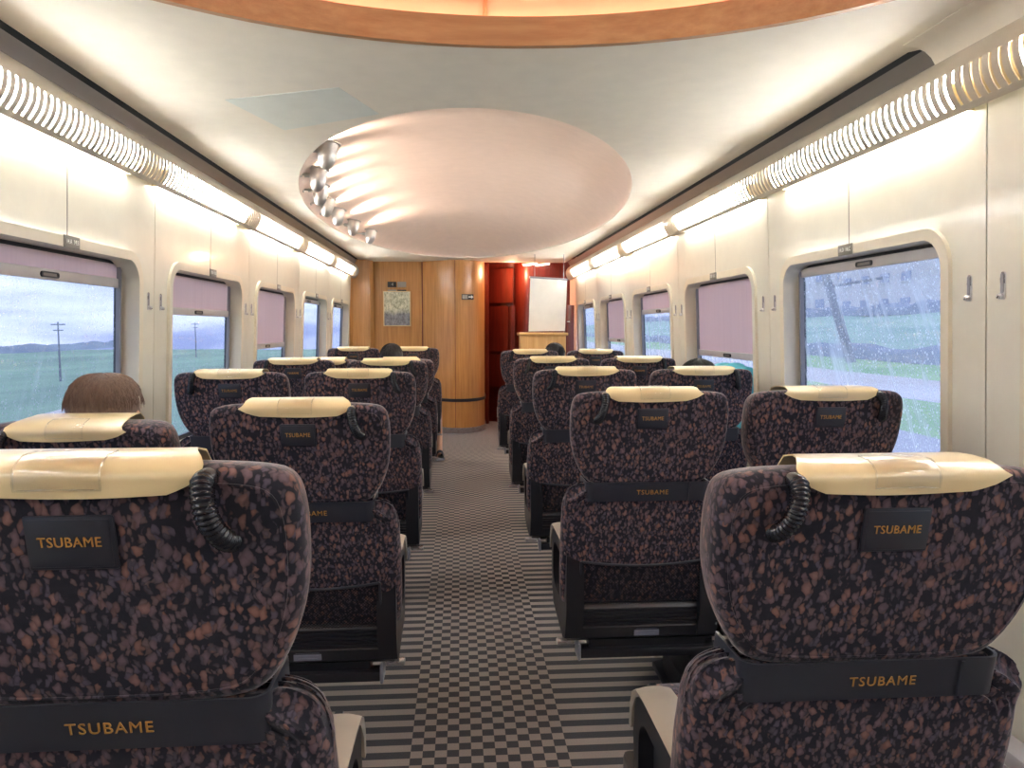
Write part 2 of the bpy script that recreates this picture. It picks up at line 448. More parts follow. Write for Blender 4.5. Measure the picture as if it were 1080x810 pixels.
PITCH = 1.32
seamsR = [1.80+PITCH*k for k in range(-4, 6)]
seamsL = [3.066+PITCH*k for k in range(-5, 5)]
def wallmap(side):
    return lambda c: Vector((CX+side*(dwall(c.y)+c.z), c.x, c.y))
win_no = 0
BLINDS = {  # side,index -> lower edge height of the cloth
}
def build_wall(side, seams, name):
    global win_no
    w = struct(empty('wall_'+name))
    end = 8.62 if side > 0 else 8.5
    wins = []
    for a, b in zip(seams, seams[1:]):
        a_, b_ = max(a, Y0-.1), min(b, end)
        if b_-a_ < .05: continue
        mid = (a+b)/2; full = (b_-a_) > PITCH-.01
        holes = [rrect(mid-.525, mid+.525, .645, 1.47, .105)] if full or (mid+.54 < b_ and mid-.54 > a_) else []
        me = plate2d(rrect(a_+.0025, b_-.0025, .0, 1.76, .002, 1), holes, .03)
        xform(me, wallmap(side)); struct(link(me, 'wall_panel', 'panel', w, 30))
        bm = nb()                                   # joint between the two upper boards
        sh = wallmap(side)
        if holes:
            box(bm, (0, 0, 0), (.004, .27, .0016)); 
            for v in bm.verts: v.co = sh(Vector((v.co.x+mid, v.co.y+1.61, v.co.z)))
            finish(bm, 'panel_joint', 'band', w, 0)
            wins.append(mid)
    bm = nb(); box(bm, (CX+side*(1.345+.02), (Y0+end)/2, .95), (.02, end-Y0+.3, 1.9), Matrix.Rotation(0, 3, 'Y'))
    bm.free()
    # dark backing strips behind the joints
    for s in seams:
        if Y0 < s < end:
            bm = nb(); box(bm, (0, 0, 0), (.03, 1.76, .004))
            for v in bm.verts: v.co = wallmap(side)(Vector((v.co.x+s, v.co.y+.88, v.co.z+.024)))
            finish(bm, 'joint_backing', 'band', w, 0)
    for mid in wins:
        win_no += 1
        wn = struct(empty('window_%d' % win_no))
        me = plate2d(rrect(mid-.53, mid+.53, .64, 1.475, .11), [rrect(mid-.497, mid+.497, .68, 1.442, .085)], .088)
        for v in me.vertices: v.co.z -= .012
        fo = link(xform(me, wallmap(side)), 'window_frame', 'frame', wn, 40)
        bv = fo.modifiers.new('b', 'BEVEL'); bv.width = .005; bv.segments = 2; bv.limit_method = 'ANGLE'
        me = plate2d(rrect(mid-.497, mid+.497, .68, 1.442, .085), [rrect(mid-.478, mid+.478, .70, 1.425, .03)], .012)
        for v in me.vertices: v.co.z += .062
        link(xform(me, wallmap(side)), 'gasket', 'gasket', wn, 40)
        for s in (-1, 1):
            bm = nb(); box(bm, (0, 0, 0), (.010, .72, .016))
            for v in bm.verts: v.co = wallmap(side)(Vector((v.co.x+mid+s*.474, v.co.y+1.06, v.co.z+.054)))
            finish(bm, 'guide_rail', 'rail', wn, 0)
        bm = nb(); box(bm, (0, 0, 0), (.97, .74, .006))
        for v in bm.verts: v.co = wallmap(side)(Vector((v.co.x+mid, v.co.y+1.0625, v.co.z+.07)))
        p = finish(bm, 'pane', 'glassR' if side > 0 else 'glassL', wn, 0)
    return w, wins
WL, winsL = build_wall(-1, seamsL, 'left')
WR, winsR = build_wall(1, seamsR, 'right')

# low heater covers / skirting
for side, nm, end in ((-1, 'left', 8.45), (1, 'right', 8.55)):
    bm = nb(); box(bm, (CX+side*1.268, (Y0+end)/2, .10), (.07, end-Y0, .20), bev=.012)
    for k in range(6):
        box(bm, (CX+side*1.2325, (Y0+end)/2, .05+k*.022), (.006, end-Y0-.1, .006))
    struct(finish(bm, 'baseboard_'+nm, 'heater'))
bm = nb(); box(bm, (CX, Y0-.04, 1.1), (2.8, .06, 2.6)); struct(finish(bm, 'wall_rear', 'redwood', smooth=0))

# ceiling with two oval domes
D1 = (CX-.01, 5.40, 1.01, 2.78)
D2 = (.08, 1.08, 1.17, .965)
def ell(c, n=96, k=1., off=0.):
    return [(c[0]+(c[2]*k+off)*math.cos(2*PI*i/n), c[1]+(c[3]*k+off)*math.sin(2*PI*i/n)) for i in range(n)]
hw, hn = 1.165, 1.212
outer = [(CX-hn, Y0), (CX+hn, Y0), (CX+hn, 1.97), (CX+hw, 2.02), (CX+hw, Y1), (CX-hw, Y1), (CX-hw, 1.92), (CX-hn, 1.87)]
cut2 = [(min(max(x, CX-hn+.012), CX+hn-.012), y) for x, y in ell(D2)]
me = plate2d(outer, [ell(D1), cut2], .022)
for v in me.vertices: v.co.z += 1.945
ceil = struct(link(me, 'ceiling', 'ceil', None, 30))
def dome(c, H, zb, name, mat, off=0., p=2.4, q=.62):
    bm = nb(); n = 96; rings = []
    for r in (1, .997, .985, .96, .92, .86, .78, .68, .55, .4, .2):
        z = zb+H*(1-r**p)**q
        rings.append([bm.verts.new((x, y, z)) for x, y in [(c[0]+(c[2]+off)*r*math.cos(2*PI*i/n), c[1]+(c[3]+off)*r*math.sin(2*PI*i/n)) for i in range(n)]])
    top = bm.verts.new((c[0], c[1], zb+H))
    for A, B_ in zip(rings, rings[1:]):
        for k in range(n): bm.faces.new((A[k], B_[k], B_[(k+1) % n], A[(k+1) % n]))
    for k in range(n): bm.faces.new((rings[-1][k], top, rings[-1][(k+1) % n]))
    return struct(finish(bm, name, mat, ceil, 180))
dome(D1, .30, 1.95, 'dome_shell', 'dome', .002, 2.2, .7)
dome(D2, .24, 1.985, 'lit_dome_shell', 'peach', .10)
# ledge + wooden ring + cove lamp of the near dome
me = plate2d(ell(D2, off=.105), [ell(D2, off=-.004)], .008)
for v in me.vertices: v.co.z += 1.972
struct(link(me, 'cove_ledge', 'peach', ceil, 30))
me = plate2d(ell(D2, off=.004), [ell(D2, off=-.016)], .075)
for v in me.vertices: v.co.z += 1.938
struct(link(me, 'dome_ring', 'oakdark', ceil, 40))
bm = nb(); tube(bm, [(x, y, 1.992) for x, y in ell(D2, off=.045)], .009, 8, closed=True)
tag(finish(bm, 'cove_lamp', 'cove', None), 'glowing warm strip lamp hidden behind the wooden ring of the near ceiling dome', 'lamp')
bm = nb()
pts = []
for i in range(25):
    yy = D2[1]+(D2[3]+.09)*(-1+2*i/24); r = abs(yy-D2[1])/(D2[3]+.10)
    pts.append((.072, yy, 1.985+.24*(1-r**2.4)**.62-.004))
tube(bm, pts, .006, 6); struct(finish(bm, 'dome_rib', 'oakdark', ceil))
# thin pale four-sided slab just below the ceiling
bm = nb()
q = [(-.766, 2.582), (-.373, 2.428), (-.278, 2.713), (-.659, 2.955)]
vs = [bm.verts.new((x, y, 1.9435)) for x, y in q]; ws = [bm.verts.new((x, y, 1.9455)) for x, y in q]
bm.faces.new(vs); bm.faces.new(ws[::-1])
for k in range(4): bm.faces.new((vs[k], ws[k], ws[(k+1) % 4], vs[(k+1) % 4]))
tag(finish(bm, 'ceiling_slab', 'pale_slab', smooth=0), 'flat pale blue-grey four-sided slab lying skewed on the ceiling beside the oval dome', 'panel')
# roof over everything, grey bands, gap shade put into the roof's near-black colour
bm = nb(); box(bm, (CX, 3.4, 2.36), (2.75, 14.2, .04))
for s in (-1, 1): box(bm, (CX+s*1.34, 3.4, 2.06), (.04, 14.2, .62))
struct(finish(bm, 'roof_shell', 'void', smooth=0))
for side, nm, end in ((-1, 'left', 8.5), (1, 'right', 8.62)):
    prof = [(1.225, 1.938), (1.190, 1.9405), (1.196, 1.928), (1.206, 1.912), (1.2125, 1.897), (1.23, 1.897)]
    bm = nb(); sheet(bm, [[(CX+side*d, y, z) for d, z in prof] for y in ((1.87 if side < 0 else 1.97), end)])
    struct(finish(bm, 'trim_'+('1' if side < 0 else '2'), 'band', smooth=60))

for side, ye in ((-1, 1.87), (1, 1.97)):  # curved ceiling edge that comes down to the lamp cover
    bm = nb(); sheet(bm, [[(CX+side*d, y, z) for d, z in ((1.12, 1.9447), (1.155, 1.941), (1.182, 1.931), (1.201, 1.915), (1.2125, 1.8965))] for y in (Y0, ye)], .002)
    struct(finish(bm, 'trim_'+('3' if side < 0 else '4'), 'ceil', None, 60))
# ------------------------------------------------------------------ strip lights along the walls
def strip_light(side, end, seams, goff, label):
    t = empty('strip_light', (CX+side*1.24, 3.5, 1.735)); tag(t, label, 'light', 'slotted strip lights above the windows')
    inv = Vector((-t.location.x, -t.location.y, -t.location.z))
    P = lambda d, y, z: Vector((CX+side*d, y, z))+inv
    st = Y0+.02
    up = [(1.240, 1.898), (1.210, 1.896), (1.187, 1.877), (1.171, 1.854), (1.164, 1.832)]
    arc = [(1.164, 1.832), (1.163, 1.815), (1.166, 1.796), (1.173, 1.777), (1.182, 1.762), (1.192, 1.749)]
    lo = [(1.192, 1.749), (1.200, 1.741), (1.208, 1.737), (1.210, 1.742)]
    bm = nb()
    for prof in (up, lo): sheet(bm, [[P(d, y, z) for d, z in prof] for y in (st, end)], .003)
    y = st; pitch = .0325
    while y < end-.02:
        w = .0215
        ring0 = [P(d, y, z) for d, z in arc]; ring1 = [P(d, y+w, z) for d, z in arc]
        rin0 = [P(d+.003, y, z) for d, z in arc]; rin1 = [P(d+.003, y+w, z) for d, z in arc]
        g = [[bm.verts.new(p) for p in r] for r in (ring0, ring1, rin1, rin0)]
        for a in range(4):
            A, B_ = g[a], g[(a+1) % 4]
            for k in range(len(arc)-1): bm.faces.new((A[k], A[k+1], B_[k+1], B_[k]))
        y += pitch
    capp = up[1:]+arc[1:]+lo[1:3]+[(1.243, 1.739), (1.24, 1.898)]
    for yy in (st, end): bm.faces.new([bm.verts.new(P(d, yy, z)) for d, z in capp])
    finish(bm, 'slotted_cover', 'cover', t, 40)
    back = [(1.180, 1.846), (1.181, 1.826), (1.186, 1.803), (1.194, 1.781), (1.206, 1.760)]
    bm = nb(); sheet(bm, [[P(d+.01, yy, z) for d, z in back] for yy in (st, end-.004)])
    for a in seams:
        for yy in (a+goff-.115, a+goff+.115):
            if st < yy < end-.05:
                c_ = [(1.168, 1.808), (1.170, 1.796), (1.177, 1.777), (1.186, 1.762), (1.196, 1.751), (1.208, 1.742), (1.240, 1.742), (1.238, 1.808)]
                bm.faces.new([bm.verts.new(P(d, yy, z)) for d, z in c_])  # unseen baffle plates, added to keep the unlit gaps dim
    finish(bm, 'reflector_and_baffles', 'cream', t, 60)
    for a, b in zip(seams, seams[1:]):
        y0, y1 = max(a+goff+.12, st), min(b+goff-.12, end-.05)
        if y1-y0 < .1: continue
        bm = nb(); sheet(bm, [[P(d, yy, z) for d, z in back] for yy in (y0, y1)], .004)
        finish(bm, 'diffuser', 'lamp', t, 60)
        bm = nb(); tube(bm, [P(1.226, y0, 1.80), P(1.226, y1, 1.80)], .009, 8); finish(bm, 'tube', 'tube', t, 60)
    return t
strip_light(-1, 8.42, seamsL, -.15, 'long slotted strip light above the wall with five windows on the left')
strip_light(1, 8.62, seamsR, -.07, 'long slotted strip light above the wall with the rain-streaked window on the right')

# ------------------------------------------------------------------ seats
LEAN = math.tan(math.radians(11))
def lean(c): return Vector((c.x, c.y+(1.045-c.z)*LEAN, c.z-.015*max(0, min(1, (c.z-.5)/.25))))
def build_seat(flip, aisle, letter_src):
    """flip=1: handle on the -x side; returns root of a prototype at the origin"""
    f = -1 if flip else 1                     # f=1 handle at -x
    root = empty('train_seat')
    back = []
    def part(bm, name, mat, parent=root, smooth=40, leaned=True, b=True):
        if leaned:
            for v in bm.verts: v.co = lean(v.co)
        o = finish(bm, name, mat, parent, smooth)
        if b and parent is root: back.append(o.name); o['rec'] = 1
        return o
    # upper back cushion
    half = [(.0, 1.047), (.10, 1.047), (.17, 1.044), (.203, 1.036), (.2135, 1.005), (.2145, .95), (.211, .90), (.197, .85), (.172, .805), (.145, .787), (.07, .782), (.0, .782)]
    up = chaikin(sub_long(mirror_outline(half[1:-1]), .045), 2)
    bm = nb()
    pillow(bm, up, [(.022, 0.), (.010, .003), (.003, .011), (0, .024), (.002, .05), (.006, .075), (.012, .098), (.028, .116), (.05, .124)], .004, .012)
    ub = part(bm, 'upper_back', 'fabric')
    xs = [p[0] for p in up]; zs = [p[1] for p in up]
    bm = nb(); cz = (max(zs)+min(zs))/2; hh = (max(zs)-min(zs))/2
    ins = [(x*(1-.0165/.2145), .0008, cz+(z-cz)*(1-.0165/hh)) for x, z in up]
    tube(bm, ins, .0016, 6, closed=True); o = part(bm, 'piping', 'fabric', ub)
    # lower back
    half = [(.0, .80), (.12, .80), (.185, .797), (.214, .78), (.226, .74), (.230, .65), (.228, .5), (.224, .43), (.215, .41), (.0, .41)]
    lo = chaikin(sub_long(mirror_outline([(x, z-.01 if z > .7 else z) for x, z in half[1:-1]]), .022), 2)
    def folds(c):
        ax = abs(c.x)
        t = max(0, min(1, (ax-.10)/.06))*max(0, min(1, (c.z-.69)/.05))*max(0, min(1, (.09-c.y)/.03))
        if t:
            r = math.hypot(max(0, ax-.14), c.z-.69)
            d = .0058*t*math.sin((c.y*.9-r)*(360+200*(ax-.15))+math.sin(ax*45+c.z*20)*.8)
            return Vector((c.x+math.copysign(d*.35, c.x), c.y-d, c.z+d*.8))
        return c
    bm = nb()
    LY_ = [(.03, -.002), (.022, 0.), (.014, .004), (.008, .010), (.003, .018), (0, .028), (0, .04), (.002, .052), (.004, .065), (.008, .08), (.02, .10), (.05, .112)]
    lay = []
    for (a0, b0), (a1, b1) in zip(LY_, LY_[1:]):
        for q_ in range(3): lay.append((a0+(a1-a0)*q_/3, b0+(b1-b0)*q_/3))
    pillow(bm, lo, lay+[LY_[-1]], .006, .01, folds, (.2, .4, .55, .65, .7, .74, .78, .82, .86, .89, .92, .95, .98))
    lb = part(bm, 'lower_back', 'fabric')
    # strap round the neck between the two cushions
    bm = nb(); path = []
    for i in range(9): path.append((-.165+.0, .10-.085*i/8))
    for i in range(1, 8):
        a = PI+PI/2*i/8; path.append((-.145+.02*math.cos(a), .015+.02*math.sin(a)))
    mid = [(x, -.005) for x in [-.145+.29*i/16 for i in range(17)]]
    rgt = [(-x, y) for x, y in reversed(path)]
    allp = path+mid+rgt
    sheet(bm, [[(x*1.03, y-.006, z) for x, y in allp] for z in (.742, .748, .77, .792, .797)], .004)
    sp = part(bm, 'strap', 'leather', smooth=50)
    bm = nb(); box(bm, (.113*f, -.0145, .7695), (.003, .003, .05)); part(bm, 'strap_joint', 'leather', sp, 0)
    me = text_mesh('TSUBAME', .0185, 1.0, spacing=1.15)
    bm = nb(); bm.from_mesh(me)
    for v in bm.verts: v.co = Vector((v.co.x+.012, -.0125-v.co.z, v.co.y+.768))
    part(bm, 'lettering', 'gold', sp, 0)
    # antimacassar
    bm = nb(); prof = [(.124, 1.015), (.122, 1.032), (.108, 1.0475), (.082, 1.0535), (.05, 1.0555), (.02, 1.0545), (.004, 1.050), (-.005, 1.0445), (-.0075, 1.040), (-.0085, 1.034), (-.009, 1.029), (-.0095, 1.0245), (-.0098, 1.021)]
    rows = []
    for j, (y, z) in enumerate(prof):
        t = max(0, (1.046-z)/(1.046-1.021)) if y < .002 else 0
        xl = -.126+.032*max(0, t)**2.2+.030*max(0, min(1, (y-.004)/.07)); xr = .122+(.012*math.sin(min(1, t/.5)*PI) if t < .5 else -.036*((t-.5)/.5)**1.5)
        row = []
        for i in range(25):
            u = i/24; x = xl+(xr-xl)*u
            row.append((x*f, y-(.002*math.sin(u*5.)+.0015)*t, z-.0025*t*math.sin(u*PI)))
        rows.append(row)
    sheet(bm, rows, .0022)
    am = part(bm, 'antimacassar', 'cream', smooth=70)
    bm = nb(); rows = []
    for y, z in [(.035, 1.0585), (.012, 1.058), (.0, 1.0535), (-.0085, 1.047), (-.0120, 1.040), (-.0132, 1.033), (-.0132, 1.027)]:
        rows.append([((-.036+.078*i/10)*f, y-.0012*math.sin(PI*i/10), z+.0012*math.sin(PI*i/10)) for i in range(11)])
    rim = rows[0]+[r[-1] for r in rows[1:]]+rows[-1][::-1][1:]+[r[0] for r in rows[::-1][1:-1]]
    sheet(bm, rows); tube(bm, rim, .0009, 6, closed=True); part(bm, 'ticket_pocket', 'vinyl', am, 80)
    # leather tag
    bm = nb(); box(bm, (.0, -.0065, .973), (.083, .006, .056), bev=.0025)
    box(bm, (.0, -.0095, .973), (.076, .002, .049), bev=.0008)
    tg = part(bm, 'leather_tag', 'leather', smooth=40)
    me = text_mesh('TSUBAME', .0145, .9)
    bm = nb(); bm.from_mesh(me)
    for v in bm.verts: v.co = Vector((v.co.x, -.0112-v.co.z, v.co.y+.974))
    part(bm, 'lettering', 'gold', tg, 0)
    # ribbed grab handle
    bm = nb(); path = []; rr = []
    key = [Vector((-.128, .012, 1.034)), Vector((-.129, -.012, 1.033)), Vector((-.132, -.026, 1.016)), Vector((-.136, -.024, .994)), Vector((-.143, -.010, .974)), Vector((-.149, .012, .966))]
    N = 121
    for i in range(N):
        u = i/(N-1)*(len(key)-1); k = min(int(u), len(key)-2); t = u-k
        p0, p1, p2, p3 = key[max(k-1, 0)], key[k], key[k+1], key[min(k+2, len(key)-1)]
        p = .5*((2*p1)+(p2-p0)*t+(2*p0-5*p1+4*p2-p3)*t*t+(3*p1-p0-3*p2+p3)*t**3)
        path.append((p.x*f, p.y, p.z)); ribs = 22 < i < 110
        rr.append((.0108+(.0012*math.sin(i*2*PI/5) if ribs else 0)) if 6 < i else .0085)
    tube(bm, path, rr, 14); part(bm, 'grab_handle', 'rib', smooth=70)
    # mesh pocket with its elastic hem
    bm = nb(); rows = []
    for j in range(9):
        t = j/8; z = .555-.135*t
        row = []
        for i in range(21):
            u = -1+2*i/20
            row.append((.175*u, -.010-.010*(1-u*u)*(1-.6*t), z-.012*(1-u*u)*(1-t)))
        rows.append(row)
    sheet(bm, rows); pk = part(bm, 'net_pocket', 'net', smooth=80)
    bm = nb(); tube(bm, [(p[0], p[1]-.001, p[2]) for p in rows[0]], .004, 8); 
    tube(bm, [rows[j][0] for j in range(9)], .0035, 6); tube(bm, [rows[j][-1] for j in range(9)], .0035, 6)
    part(bm, 'pocket_hem', 'leather', pk, 60)
    # ribbed kick panel below the back
    bm = nb(); prof = [(.03, .418), (-.004, .418), (-.010, .412)]
    for k in range(5):
        z = .406-k*.0105; prof += [(-.013, z), (-.013, z-.005), (-.008, z-.006), (-.008, z-.0098)]
    prof += [(-.012, .350), (-.004, .318), (.02, .302), (.09, .300)]
    sheet(bm, [[(x, y, z) for y, z in prof] for x in (-.205, .225)])
    for x in (-.205, .225): bm.faces.new([bm.verts.new((x, y, z)) for y, z in prof])
    for v in bm.verts: v.co.x *= f
    kp = part(bm, 'kick_panel', 'black', smooth=25, leaned=False, b=False)
    for v in kp.data.vertices: v.co.y += (1.045-.40)*LEAN
    bm = nb(); box(bm, (.02*f, .117, .336), (.072, .0024, .026))
    for k in range(3): box(bm, (.02*f, .1155, .344-.008*k), (.062-.012*(k == 2), .0012, .0022))
    for v in bm.verts: v.co.z += 0
    part(bm, 'instruction_label', 'label', kp, 0, leaned=False)
    # footrest bar and under-seat frame
    yb = .15
    bm = nb(); box(bm, (.03*f, yb, .268), (.40, .05, .026), bev=.004); box(bm, (.03*f, yb+.02, .290), (.34, .05, .03))
    fb = part(bm, 'footrest_bar', 'black', leaned=False, b=False)
    bm = nb(); box(bm, (-.172*f, yb, .275), (.009, .062, .05), bev=.004); part(bm, 'bar_end', 'rail', fb, leaned=False)
    if aisle:
      bm = nb(); box(bm, (-.205*f, yb+.03, .285), (.05, .03, .014), bev=.004); box(bm, (-.185*f, yb+.03, .30), (.012, .02, .04))
      part(bm, 'foot_pedal', 'steel', leaned=False, b=False)
    bm = nb(); lx = .215 if aisle else -.185
    box(bm, (lx*f, .42, .20), (.07, .40, .20), bev=.008); box(bm, (lx*f, .40, .12), (.06, .26, .20)); box(bm, (lx*f, .40, .012), (.10, .40, .024), bev=.006)
    box(bm, (.02*f, .40, .31), (.42, .44, .05), bev=.01)
    part(bm, 'pedestal', 'black', leaned=False, b=False)
    # seat cushion
    cu = rrect(-.152, .152, .33, .455, .04, 5)
    bm = nb(); pillow(bm, cu, [(.03, .24), (.01, .245), (0, .26), (0, .45), (0, .60), (.004, .66), (.02, .685), (.04, .69)], 0, .004)
    part(bm, 'seat_cushion', 'fabric', leaned=False, b=False)
    # arms
    for sx in ((-1, 1) if aisle else (-1,)):
        xa = sx*.190*f
        side = [(.092, .565), (.088, .40), (.118, .32), (.16, .305), (.38, .33), (.41, .40), (.424, .48), (.420, .535), (.403, .566), (.375, .580), (.11, .582)]
        me = plate2d(side, [rrect(.20, .385, .40, .535, .05, 6)], .050)
        bm = nb(); bm.from_mesh(me)
        for v in bm.verts: v.co = Vector((xa-.025+v.co.z, v.co.x, v.co.y))
        box(bm, (xa+sx*f*-.008, .30, .47), (.012, .25, .20))
        ap = part(bm, 'armrest', 'black', smooth=30, leaned=False, b=False)
        top = [(.098, .580), (.13, .592), (.34, .590), (.385, .585), (.412, .570), (.428, .540), (.432, .50)]
        bm = nb(); rows = []
        for y, z in top:
            rows.append([(xa+.031*u, y, z-.006*abs(u)**3) for u in (-1, -.8, -.4, 0, .4, .8, 1)])
        sheet(bm, rows, .012); part(bm, 'arm_pad', 'pad', ap, 50, leaned=False)
    return root
PROTO = {}
def seat(x, y, flip, aisle, rec, label, group):
    key = (flip, aisle)
    if key not in PROTO:
        r = build_seat(flip, aisle, None); PROTO[key] = r
    else:
        r = dup(PROTO[key])
    r.location = (x, y, 0)
    p = Vector((0, .20, .40))
    Mx = Matrix.Translation(p) @ Matrix.Rotation(math.radians(rec), 4, 'X') @ Matrix.Translation(-p)
    for ch in r.children:
        if ch.get('rec'): ch.matrix_local = Mx if rec else Matrix.Identity(4)
    tag(r, label, 'seat', group); return r
RY = [.84, 1.93, 2.98, 4.08, 5.42]
LY = [.75, 1.83, 2.89, 3.98, 5.05, 6.2]
AR, WRx, AL, WLx = .507, .992, -.385, -.872
G = 'leaf-patterned train seats'
ordw = ['first', 'second', 'third', 'fourth', 'fifth', 'sixth']
L_AR = ['leaf-patterned aisle seat nearest the camera on the right of the aisle', 'second leaf-patterned aisle seat along the right of the aisle', 'third leaf-patterned aisle seat along the right of the aisle',
        'fourth leaf-patterned aisle seat along the right of the aisle', 'farthest leaf-patterned aisle seat along the right, below the white hanging board']
L_AL = ['leaf-patterned aisle seat nearest the camera on the left of the aisle', 'second leaf-patterned aisle seat along the left of the aisle', 'third leaf-patterned aisle seat along the left of the aisle',
        'fourth leaf-patterned aisle seat along the left of the aisle', 'reclined fifth aisle seat on the left in front of the small dark-haired head', 'farthest left aisle seat below the framed picture']
L_WR = {1: 'leaf-patterned seat below the big rain-streaked window on the right', 2: 'leaf-patterned seat below the long lowered blind on the right', 3: 'third window seat along the right wall, below the half-lowered blind',
        4: 'farthest window seat along the right wall'}
L_WL = {1: 'reclined window seat on the left with a brown-haired head above it', 2: 'upright window seat by the second window on the left', 3: 'window seat by the third window on the left, fourth row',
        4: 'reclined fifth window seat on the left, nearly hidden by the row before it', 5: 'farthest window seat on the left, by the oak end wall'}
for i, y in enumerate(RY): seat(AR+(.012 if i == 0 else 0), y, 0, True, 0, L_AR[i], G)
for i, y in enumerate(RY):
    if i: seat(WRx, y, 1, False, 0, L_WR[i], G)
for i, y in enumerate(LY): seat(AL, y, 1, True, (0, 4, 0, 1.5, 11, 0)[i], L_AL[i], G).scale = (1.04, 1, 1.03) if i == 0 else (1, 1, 1)
for i, y in enumerate(LY):
    if i: seat(WLx, y, 0, False, (0, 12, 0, 0, 11, 0)[i], L_WL[i], G)

# ------------------------------------------------------------------ blinds, number plates, coat hooks
def blind(side, mid, zb, label):
    t = empty('roller_blind', (CX+side*dwall(1.43), mid, 1.43)); tag(t, label, 'blind', 'mauve roller blinds')
    inv = t.location
    mp = wallmap(side)
    def put(bm): 
        for v in bm.verts: v.co = mp(v.co)-inv
    if zb < 1.40:
        bm = nb(); rows = []
        for j in range(7):
            z = 1.43+(zb-1.43)*j/6
            rows.append([Vector((mid-.476+.952*i/32, z, .060+.0009*math.sin(i*1.9))) for i in range(33)])
        sheet(bm, rows); put(bm); finish(bm, 'blind_cloth', 'blind', t, 80)
    bm = nb(); box(bm, (mid, zb-.014, .058), (.952, .034, .010), bev=.003); put(bm); hb = finish(bm, 'hem_bar', 'hem', t)
    me = plate2d(rrect(mid-.05, mid+.05, zb-.024, zb-.006, .009, 5), [rrect(mid-.042, mid+.042, zb-.0195, zb-.0105, .0044, 5)], .006)
    for v in me.vertices: v.co = mp(Vector((v.co.x, v.co.y, .047+v.co.z)))-inv
    link(me, 'pull_handle', 'gasket', hb, 40)
    bm = nb(); box(bm, (mid, zb-.015, .0515), (.084, .009, .003)); put(bm); finish(bm, 'handle_recess', 'band', hb, 0)
visL = [m for m in winsL if m > 1.5]; visR = [m for m in winsR if m > 1.5]
ow = ['nearest', 'second', 'third', 'fourth', 'fifth']
hL = [1.375, 1.285, 1.09, 1.428, 1.428]; hR = [1.428, 1.07, 1.325, 1.10, 1.428]
def bl(h): return 'rolled up with only the pale hem bar showing' if h > 1.40 else ('lowered a little way' if h > 1.35 else ('about a third lowered' if h > 1.2 else 'lowered almost to the sill'))
for i, (m, h) in enumerate(zip(visL, hL)): blind(-1, m, h, 'mauve blind %s in the %s left window' % (bl(h), ow[i]))
for i, (m, h) in enumerate(zip(visR, hR)): blind(1, m, h, 'mauve blind %s in the %s right window' % (bl(h), ow[i]))
def wmat(side, y, z, w):
    """matrix: local x along the wall to the viewer's right, local y up, local z out of the wall"""
    ex = Vector((0, -side, 0)); up = Vector((-side*.045, 0, 1)).normalized(); n = ex.cross(up)
    m = Matrix((ex, up, n)).transposed().to_4x4(); m.translation = Vector((CX+side*(dwall(z)-w), y, z)); return m
def plate(side, mid, txt, label):
    bm = nb(); box(bm, (0, 0, 0), (.092, .036, .004), bev=.0012)
    o = finish(bm, 'number_plate', 'plate'); o.matrix_world = wmat(side, mid, 1.459, .014)
    tag(o, label, 'plate', 'seat number plates over the windows')
    me = text_mesh(txt, .020, .8); t = link(me, 'numerals', 'white_ink', o, 0); t.location = (0, 0, .003)
    for k in (-1, 1):
        pass
for i, m in enumerate(visL): plate(-1, m, '%d.A  %d.B' % (14-i, 14-i), 'small grey seat number plate over the %s window on the left' % ow[i])
for i, m in enumerate(visR): plate(1, m, '%d.D  %d.C' % (14-i, 14-i), 'small grey seat number plate over the %s window on the right' % ow[i])
def hook(side, y, label):
    t = empty('coat_hook'); t.matrix_world = wmat(side, y, 1.30, 0); tag(t, label, 'hook', 'coat hooks beside the wall joints')
    me = plate2d(rrect(-.0085, .0085, -.034, .034, .0085, 6), [], .003); link(me, 'back_plate', 'steel', t, 40)
    me = plate2d(rrect(-.0045, .0045, -.018, .03, .0045, 6), [], .002); 
    for v in me.vertices: v.co.z += .003
    link(me, 'slot', 'rail', t, 40)
    bm = nb(); lathe(bm, [(0, -.008), (.005, -.007), (.0075, -.0025), (.0075, .0025), (.005, .007), (0, .008)], 12, Matrix.Translation((0, -.025, .009)))
    tube(bm, [(0, -.025, .002), (0, -.025, .009)], .004, 8); finish(bm, 'peg', 'steel', t, 60)
for side, seams, lab in ((-1, seamsL, 'left'), (1, seamsR, 'right')):
    vis = [s for s in seams if 1.6 < s < 7.3]
    names = ['nearest', 'second', 'third', 'fourth', 'fifth']
    if side < 0: vis = [s for s in vis if s > 2.5]
    for k, s in enumerate(vis):
        for dy, w in ((-.06, 'near'), (.06, 'far')):
            hook(side, s+dy, 'steel coat hook on the %s side of the %s visible wall joint on the %s' % (w, names[k], lab))

# ------------------------------------------------------------------ dome spotlights
CAM = {}
F_ = 790.; yaw = math.radians(3.97112); pit = math.radians(4.34324)
fwd = Vector((math.sin(yaw)*math.cos(pit), math.cos(yaw)*math.cos(pit), -math.sin(pit)))
